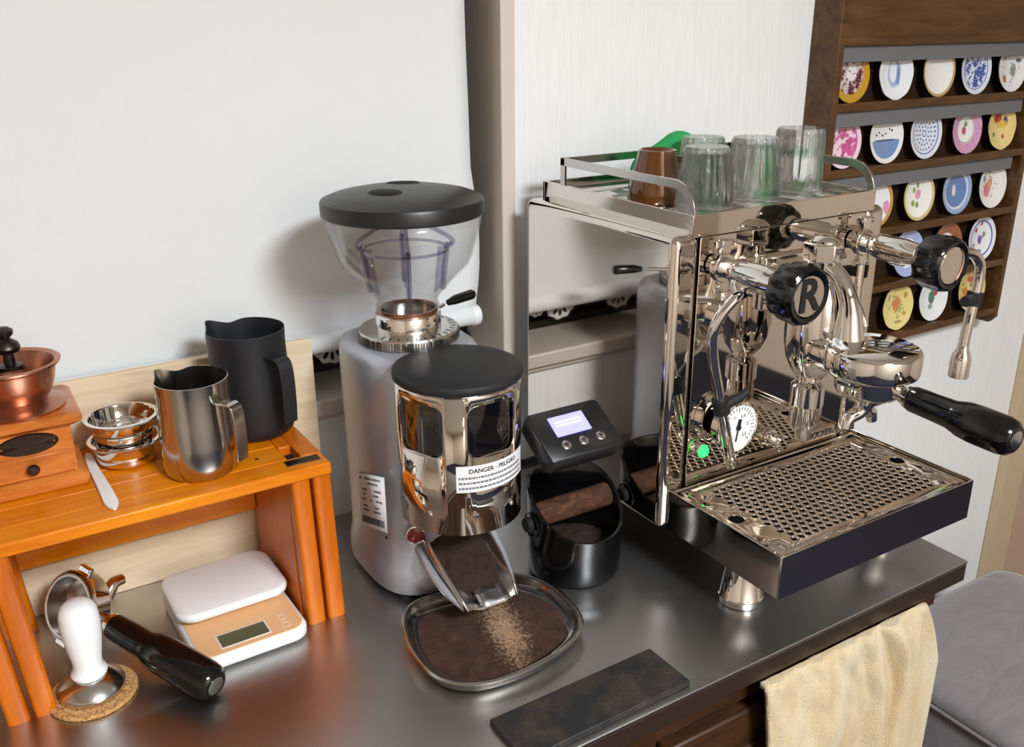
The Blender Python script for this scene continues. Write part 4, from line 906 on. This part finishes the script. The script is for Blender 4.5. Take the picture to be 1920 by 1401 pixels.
nd = bm_(); add_box(nd, (0, 0, 0), (0.020, 0.0006, 0.0013)); add_box(nd, (-0.012, 0, 0), (0.008, 0.0006, 0.004))
M = Matrix.Translation((-0.071, -0.0206, 0.168)) @ Matrix.Rotation(-math.radians(-100), 4, 'Y')
for v in nd.verts: v.co = M @ (v.co+Vector((0.006, 0, 0)))
O('needle', nd, 'black_plastic', ga); O('hub', lathe([(0.003, 0), (0.003, 0.002), (0, 0.002)], 16, axis_M((-0.071, -0.0196, 0.168), (0, -1, 0))), 'black_plastic', ga)
pl = O('pilot_bezel', lathe([(0.0085, 0), (0.0095, 0.001), (0.0095, 0.010), (0.0080, 0.013), (0.0072, 0.013), (0.0072, 0)], 32, axis_M((-0.1130, 0.001, 0.1475), (0, -1, 0))), 'chrome', em)
O('pilot_light', lathe([(0.0074, 0.002), (0.0074, 0.0130), (0.0060, 0.0155), (0, 0.0170)], 28, axis_M((-0.1130, 0.001, 0.1475), (0, -1, 0))), 'green_light', pl)
O('power_switch', lathe([(0.0105, 0), (0.0105, 0.003), (0.0080, 0.004), (0.0080, 0.012), (0.0095, 0.014), (0.0100, 0.020), (0.0080, 0.022), (0, 0.022)], 32, axis_M((0.003, 0.001, 0.1305), (0, -1, 0))), 'chrome', em)
bg = O('name_badge', bx(0.062, 0.113, -0.0022, 0.0016, 0.1085, 0.1215), 'chrome', em, bev=0.0006)
O('badge_text', text_bm('ROCKET', 0.0105, lambda p: (0.0875+p.x, -0.0025-p.z, 0.115+p.y), bold=0.0002), 'ink', bg)
# valve arms, knobs, wands
for s in (-1, 1):
    c = Vector((s*0.106, 0, 0.3505)); A = axis_M(c, (0, -1, -0.02))
    arm = O('valve_arm', lathe([(0, 0.0), (0.0105, 0.0), (0.0108, 0.030), (0.0130, 0.033), (0.0140, 0.040), (0.0140, 0.068), (0.0125, 0.078), (0.0115, 0.086), (0.0145, 0.090), (0.0150, 0.096), (0.0120, 0.101), (0, 0.101)], 36, A), 'chrome', em)
    fl = bm_(); add_lathe(fl, [(0.0108, 0.010), (0.0150, 0.010), (0.0150, 0.018), (0.0108, 0.018)], 32, A)
    add_box(fl, c+Vector((0, -0.014, 0.021)), (0.012, 0.008, 0.014)); add_box(fl, c+Vector((0, -0.014, -0.020)), (0.012, 0.008, 0.012))
    O('arm_clamp', fl, 'chrome', arm, bev=0.001)
    for dz in (0.024, -0.023): O('clamp_screw', tube([c+Vector((-0.011, -0.014, dz)), c+Vector((0.011, -0.014, dz))], 0.0036, 12), 'chrome', arm)
    kc = c+Vector((0, 0, -0.002)); K = axis_M(kc, (0, -1, -0.02))
    kn = O('valve_knob', lathe([(0, 0.092), (0.018, 0.092), (0.0245, 0.095), (0.0272, 0.100), (0.0280, 0.112), (0.0288, 0.118), (0.0275, 0.1245), (0.0245, 0.1268), (0.0208, 0.1258), (0.0200, 0.123), (0, 0.123)], 96, K, lambda a, z: 1+0.035*math.cos(10*a)*(1 if 0.094 < z < 0.121 else 0)), 'black_gloss', em)
    O('knob_cap', lathe([(0.0200, 0.1225), (0.0200, 0.1250), (0.0192, 0.1258), (0, 0.1256)], 56, K), 'steel_mirror', kn)
    if s < 0: O('knob_letter', text_bm('R', 0.044, lambda p: (kc.x+p.x*1.05, kc.y-0.1262-p.z, kc.z-0.0026+p.y), bold=0.0012), 'black_plastic', kn)
    else: O('reflection_arc', tube([(kc.x+0.004+0.012*math.cos(math.radians(a)), kc.y-0.1259, kc.z-0.0026+0.018*math.sin(math.radians(a))) for a in range(-70, 75, 12)], 0.0007, 5), 'copper', kn)  # copper arc modelled in place of a curved line reflected in the chrome cap
    j = c+Vector((0, -0.054, -0.012))
    if s < 0:
        ball = O('wand_joint', lathe([(0.0085, 0), (0.0105, 0.003), (0.0105, 0.012), (0.0075, 0.016), (0.0075, 0.019)], 24, axis_M(c+Vector((-0.002, -0.040, -0.006)), (-0.45, -0.55, -0.70))), 'chrome', arm)
        pts = [(-0.1085, -0.046, 0.338), (-0.118, -0.047, 0.329), (-0.131, -0.042, 0.312), (-0.1365, -0.038, 0.292), (-0.131, -0.036, 0.260), (-0.1155, -0.036, 0.208), (-0.096, -0.036, 0.142)]
        wv = O('steam_wand', tube(pts, 0.0058, 14, 7), 'chrome', em)
        O('wand_tip', tube([(-0.0975, -0.036, 0.147), (-0.0935, -0.036, 0.1345)], [0.0070, 0.0058], 16), 'chrome', wv)
        O('wand_grip', tube([(-0.1185, -0.036, 0.218), (-0.1135, -0.036, 0.2015)], 0.0088, 18), 'rubber', wv)
        O('grip_tab', tube([(-0.114, -0.038, 0.211), (-0.098, -0.044, 0.218), (-0.090, -0.046, 0.224)], [0.0065, 0.005, 0.004], 10), 'rubber', wv)
    else:
        O('wand_joint', lathe([(0.0085, 0), (0.0105, 0.003), (0.0105, 0.012), (0.0075, 0.018), (0.0075, 0.022)], 24, axis_M(c+Vector((0.002, -0.050, -0.006)), (0.8, -0.15, -0.45))), 'chrome', arm)
        pts = [(0.112, -0.054, 0.342), (0.150, -0.062, 0.340), (0.205, -0.074, 0.338), (0.2275, -0.078, 0.327), (0.2345, -0.079, 0.305), (0.2290, -0.079, 0.255), (0.2265, -0.079, 0.222)]
        wv = O('water_wand', tube(pts, 0.0062, 14, 7), 'chrome', em)
        O('wand_nozzle', lathe([(0.0062, 0.040), (0.0068, 0.034), (0.0105, 0.026), (0.0115, 0.022), (0.0115, 0.0), (0.0095, -0.001), (0.0085, 0.002), (0, 0.002)], 28, axis_M((0.2260, -0.079, 0.1855), (0.02, 0, 1))), 'chrome', wv)
        O('wand_grip', tube([(0.2325, -0.079, 0.288), (0.2310, -0.079, 0.2725)], 0.0090, 18), 'rubber', wv)
        O('grip_tab', tube([(0.230, -0.079, 0.280), (0.213, -0.083, 0.2815), (0.203, -0.086, 0.2825)], [0.0078, 0.0068, 0.006], 10), 'rubber', wv)
# brewing group
AY = -0.048
grp = O('group_body', lathe([(0, 0.2195), (0.0135, 0.2195), (0.0150, 0.2225), (0.0215, 0.2300), (0.0285, 0.2440), (0.0320, 0.2600), (0.0325, 0.2760), (0.0315, 0.2950), (0.0275, 0.3150), (0.0215, 0.3300), (0.0165, 0.3400), (0.0160, 0.3500), (0, 0.3500)], 56, Matrix.Translation((0, AY, 0)) @ Matrix.Diagonal((0.86, 1, 1, 1))), 'chrome', em)
O('exhaust_chamber', lathe([(0, 0.148), (0.0070, 0.148), (0.0085, 0.150), (0.0090, 0.1640), (0.0155, 0.1655), (0.0168, 0.1675), (0.0172, 0.1900), (0.0180, 0.1910), (0.0180, 0.2130), (0.0150, 0.2160), (0.0120, 0.2180), (0.0120, 0.2210), (0, 0.2210)], 40, Matrix.Translation((0, AY, 0))), 'chrome', grp)
hx = [(0.0205*math.cos(PI/3*i+0.3), AY+0.0205*math.sin(PI/3*i+0.3)) for i in range(6)]
O('cap_nut', prism(hx, 0.3500, 0.3700), 'chrome', grp, bev=0.002, seg=3)
O('cap_nut_top', lathe([(0.0150, 0.3695), (0.0150, 0.3720), (0.0100, 0.3760), (0, 0.3770)], 32, Matrix.Translation((0, AY, 0))), 'chrome', grp)
O('group_neck', bx(-0.029, 0.029, AY+0.008, 0.0016, 0.2980, 0.3420), 'chrome', grp, bev=0.005, seg=3)
O('group_flange', bx(-0.037, 0.037, -0.006, 0.0016, 0.2900, 0.3490), 'chrome', grp, bev=0.002)
HY = -0.1235                                                    # head centre
O('feed_arch', tube([(0, AY-0.006, 0.346), (0, AY-0.026, 0.336), (0, AY-0.040, 0.312), (0, HY+0.031, 0.276)], [0.0095, 0.0090, 0.0100, 0.0165], 20, 6), 'chrome', grp)
O('lever_rod', tube([(0.017, AY-0.006, 0.345), (0.020, AY-0.026, 0.318), (0.023, AY-0.040, 0.296), (0.024, AY-0.044, 0.286)], 0.0038, 12, 5), 'chrome', grp)
O('lever_hub', lathe([(0, 0), (0.0100, 0), (0.0115, 0.002), (0.0115, 0.020), (0.0095, 0.023), (0, 0.023)], 6, axis_M((0.024, AY-0.020, 0.283), (1, -0.1, 0.05))), 'chrome', grp)
O('head_bridge', loft([[(p[0], p[1], z) for p in rrect(0.054-2*e, 0.080-2*e, 0.022, 6, 0, -0.086)] for z, e in ((0.245, 0.003), (0.250, 0), (0.266, 0), (0.2725, 0.003), (0.2755, 0.010))]), 'chrome', grp, ang=60)
hd = O('group_head', lathe([(0, 0.2505), (0.0430, 0.2505), (0.0455, 0.2525), (0.0465, 0.2560), (0.0465, 0.2735), (0.0452, 0.2765), (0.0420, 0.2783), (0, 0.2792)], 72, Matrix.Translation((0, HY, 0))), 'chrome', em)
bm = bm_(); n_ = 24; A0, A1 = math.radians(168), math.radians(28)
vv = [[bm.verts.new((r*math.cos(A0+(A1-A0)*i/n_), HY+r*math.sin(A0+(A1-A0)*i/n_), 0.2793)) for r in (0.0300, 0.0400)] for i in range(n_+1)]
for a, b_ in zip(vv, vv[1:]): bm.faces.new((a[0], b_[0], b_[1], a[1]))
stk = O('caution_sticker', bm, 'white_label', hd, label='white curved caution sticker')
def arc(p):
    a = math.radians(98)-p.x/0.035; r = 0.035+p.y; return (r*math.cos(a), HY+r*math.sin(a), 0.2795+p.z)
O('caution_text', text_bm('CAUTION HOT SURFACE', 0.0056, arc), 'ink', stk)
Mq = Matrix.Translation((MX, MY+HY, 0.2535)) @ Matrix.Rotation(0.0, 4, 'Z')
portafilter('portafilter', 'chrome portafilter locked into the espresso machine with its black handle forward', Mq, 0.124, 0.035)

# ------------------------------------------------------------------ controller with lit display on the machine side
P_TR, P_BR = Vector((0.548, 0.7189, 0.2160)), Vector((0.548, 0.6684, 0.1832)); pw = 0.0895
ax_y = (P_TR-P_BR); hgt = ax_y.length; ax_y.normalize(); ax_x = Vector((1, 0, 0)); ax_z = ax_x.cross(ax_y)
Mc = Matrix((ax_x, ax_y, ax_z)).transposed().to_4x4(); Mc.translation = (P_TR+P_BR)/2+Vector((-pw/2, 0, 0))
pc = thing('controller_display', 'small black controller with a lit blue screen above the knock box', 'controller'); pc.matrix_world = Mc
O('case', loft([[(p[0]-sh, p[1], z) for p in rrect(pw-2*e, hgt-2*e, 0.006, 5)] for z, e, sh in ((-0.024, 0.006, 0), (-0.020, 0.001, 0), (-0.002, 0.0, 0), (0.0, 0.0015, 0))]), 'black_plastic', pc, ang=50)
scn = O('screen', prism(rrect(0.042, 0.0235, 0.0008, 2, -0.002, 0.008), -0.0004, 0.0004), 'screen_blue', pc)
bm = bm_(); random.seed(5)
for row, y in ((0, 0.0125), (1, 0.0085)):
    x = -0.018
    while x < 0.012: w = random.uniform(0.001, 0.0026); add_bx(bm, x, x+w, y-0.0010, y+0.0010, 0.0004, 0.0006); x += w+0.0008
O('screen_text', bm, 'screen_ink', scn)
for i, x in enumerate((-0.019, 0.002, 0.023)):
    bt = O('button', lathe([(0.0052, 0), (0.0052, 0.0012), (0.0044, 0.0018), (0, 0.0018)], 28, Matrix.Translation((x, -0.0145, 0))), 'steel_satin', pc)
    O('button_mark', lathe([(0.0026, 0.0017), (0.0026, 0.0021), (0, 0.0021)], 3 if i else 4, Matrix.Translation((x, -0.0145, 0))), 'ink', bt)
O('bracket', bx(-0.020, 0.012, -0.012, 0.020, -0.034, -0.022), 'black_plastic', pc, bev=0.002)
Mi = Mc.inverted()
O('mount_arm', tube([Mi @ Vector(p) for p in ((0.505, 0.712, 0.172), (0.502, 0.745, 0.150), (0.492, 0.785, 0.125), (0.4665, 0.812, 0.112))], 0.006, 12, 5), 'black_plastic', pc)
O('mount_block', box(Mi @ Vector((0.4735, 0.800, 0.110)), (0.012, 0.03, 0.03), Mi.to_3x3()), 'black_plastic', pc, bev=0.002)

# ------------------------------------------------------------------ cups, glasses, cloth on the cup tray
CZ = 0.3932
cup = thing('espresso_cup', 'brown glazed espresso cup standing upside down on the cup tray', 'cup', (0.690, 0.806, CZ))
O('body', lathe([(0.0300, 0.0), (0.0315, 0.0005), (0.0316, 0.003), (0.0308, 0.016), (0.0275, 0.030), (0.0222, 0.050), (0.0208, 0.057), (0.0190, 0.0575), (0.0180, 0.0565), (0.0165, 0.0550), (0, 0.0548), (0, 0.050), (0.018, 0.049), (0.0245, 0.034), (0.0280, 0.018), (0.0295, 0.003), (0.0300, 0.0)], 56), 'brown_glaze', cup)
O('handle', tube([(0.024, -0.006, 0.045), (0.038, -0.009, 0.043), (0.043, -0.010, 0.032), (0.039, -0.009, 0.020), (0.029, -0.007, 0.014)], [0.0045, 0.004, 0.0038, 0.004, 0.0045], 12, 5), 'brown_glaze', cup)
def tumbler(lab, loc, Rb, Rt, H, ribs):
    prof = [(Rb-0.0018, 0.0), (Rb, 0.0006), (Rb*0.995, 0.010), (Rb*0.96, H*0.4), (Rt*1.06, H*0.80), (Rt*1.02, H*0.95), (Rt*0.97, H), (0, H), (0, H-0.006), (Rt*0.88, H-0.0066), (Rt*0.99, H*0.84), (Rb*0.93, H*0.35), (Rb-0.0020, 0.006), (Rb-0.0024, 0.0008), (Rb-0.0018, 0.0)]
    bm = bm_(); add_lathe(bm, prof, 80)
    for v in bm.verts:
        rr = math.hypot(v.co.x, v.co.y)
        if rr > 0.004 and 0.012 < v.co.z < H*0.97:
            k = 1+0.030*math.cos(ribs*math.atan2(v.co.y, v.co.x)); v.co.x *= k; v.co.y *= k
    t = thing('glass_tumbler', lab, 'glass', loc, group='glasses on the cup tray')
    O('glass', bm, 'clear_glass', t, ang=50); return t
tumbler('upside-down ribbed glass nearest the brown cup, at the tray front corner', (0.7035, 0.7425, CZ), 0.0310, 0.0235, 0.066, 16)
tumbler('upside-down ribbed glass in the middle of the tray front row', (0.7800, 0.7480, CZ), 0.0320, 0.0245, 0.070, 16)
tumbler('tallest upside-down glass, rightmost on the cup tray', (0.8640, 0.7600, CZ), 0.0300, 0.0265, 0.074, 12)
tumbler('upside-down ribbed glass standing behind the front row', (0.7750, 0.8250, CZ), 0.0310, 0.0235, 0.064, 16)
bm = bm_(); g = {}; NI, NJ = 40, 24
for i in range(NI+1):
    for j in range(NJ+1):
        u = i/NI; v = j/NJ; x = -0.075+0.15*u; a = v*PI*1.12-0.06*PI
        prof_h = 0.032+0.030*math.exp(-((u-0.36)/0.26)**2)-0.022*max(0, u-0.72)/0.28
        y = -0.024*math.cos(a)*(1+0.15*math.sin(u*9)); z = max(0.0006, prof_h*max(0, math.sin(a))**0.8+0.0025*noise.noise(Vector((u*6, v*6, 5))))
        g[i, j] = bm.verts.new((x+0.004*math.sin(v*7), y, z))
for i in range(NI):
    for j in range(NJ): bm.faces.new((g[i, j], g[i+1, j], g[i+1, j+1], g[i, j+1]))
tag(O('cleaning_cloth', bm, 'green_cloth', loc=(0.806, 0.8770, CZ+0.001), solid=0.003, ang=180), 'bright green cleaning cloth folded at the back of the cup tray', 'cloth')
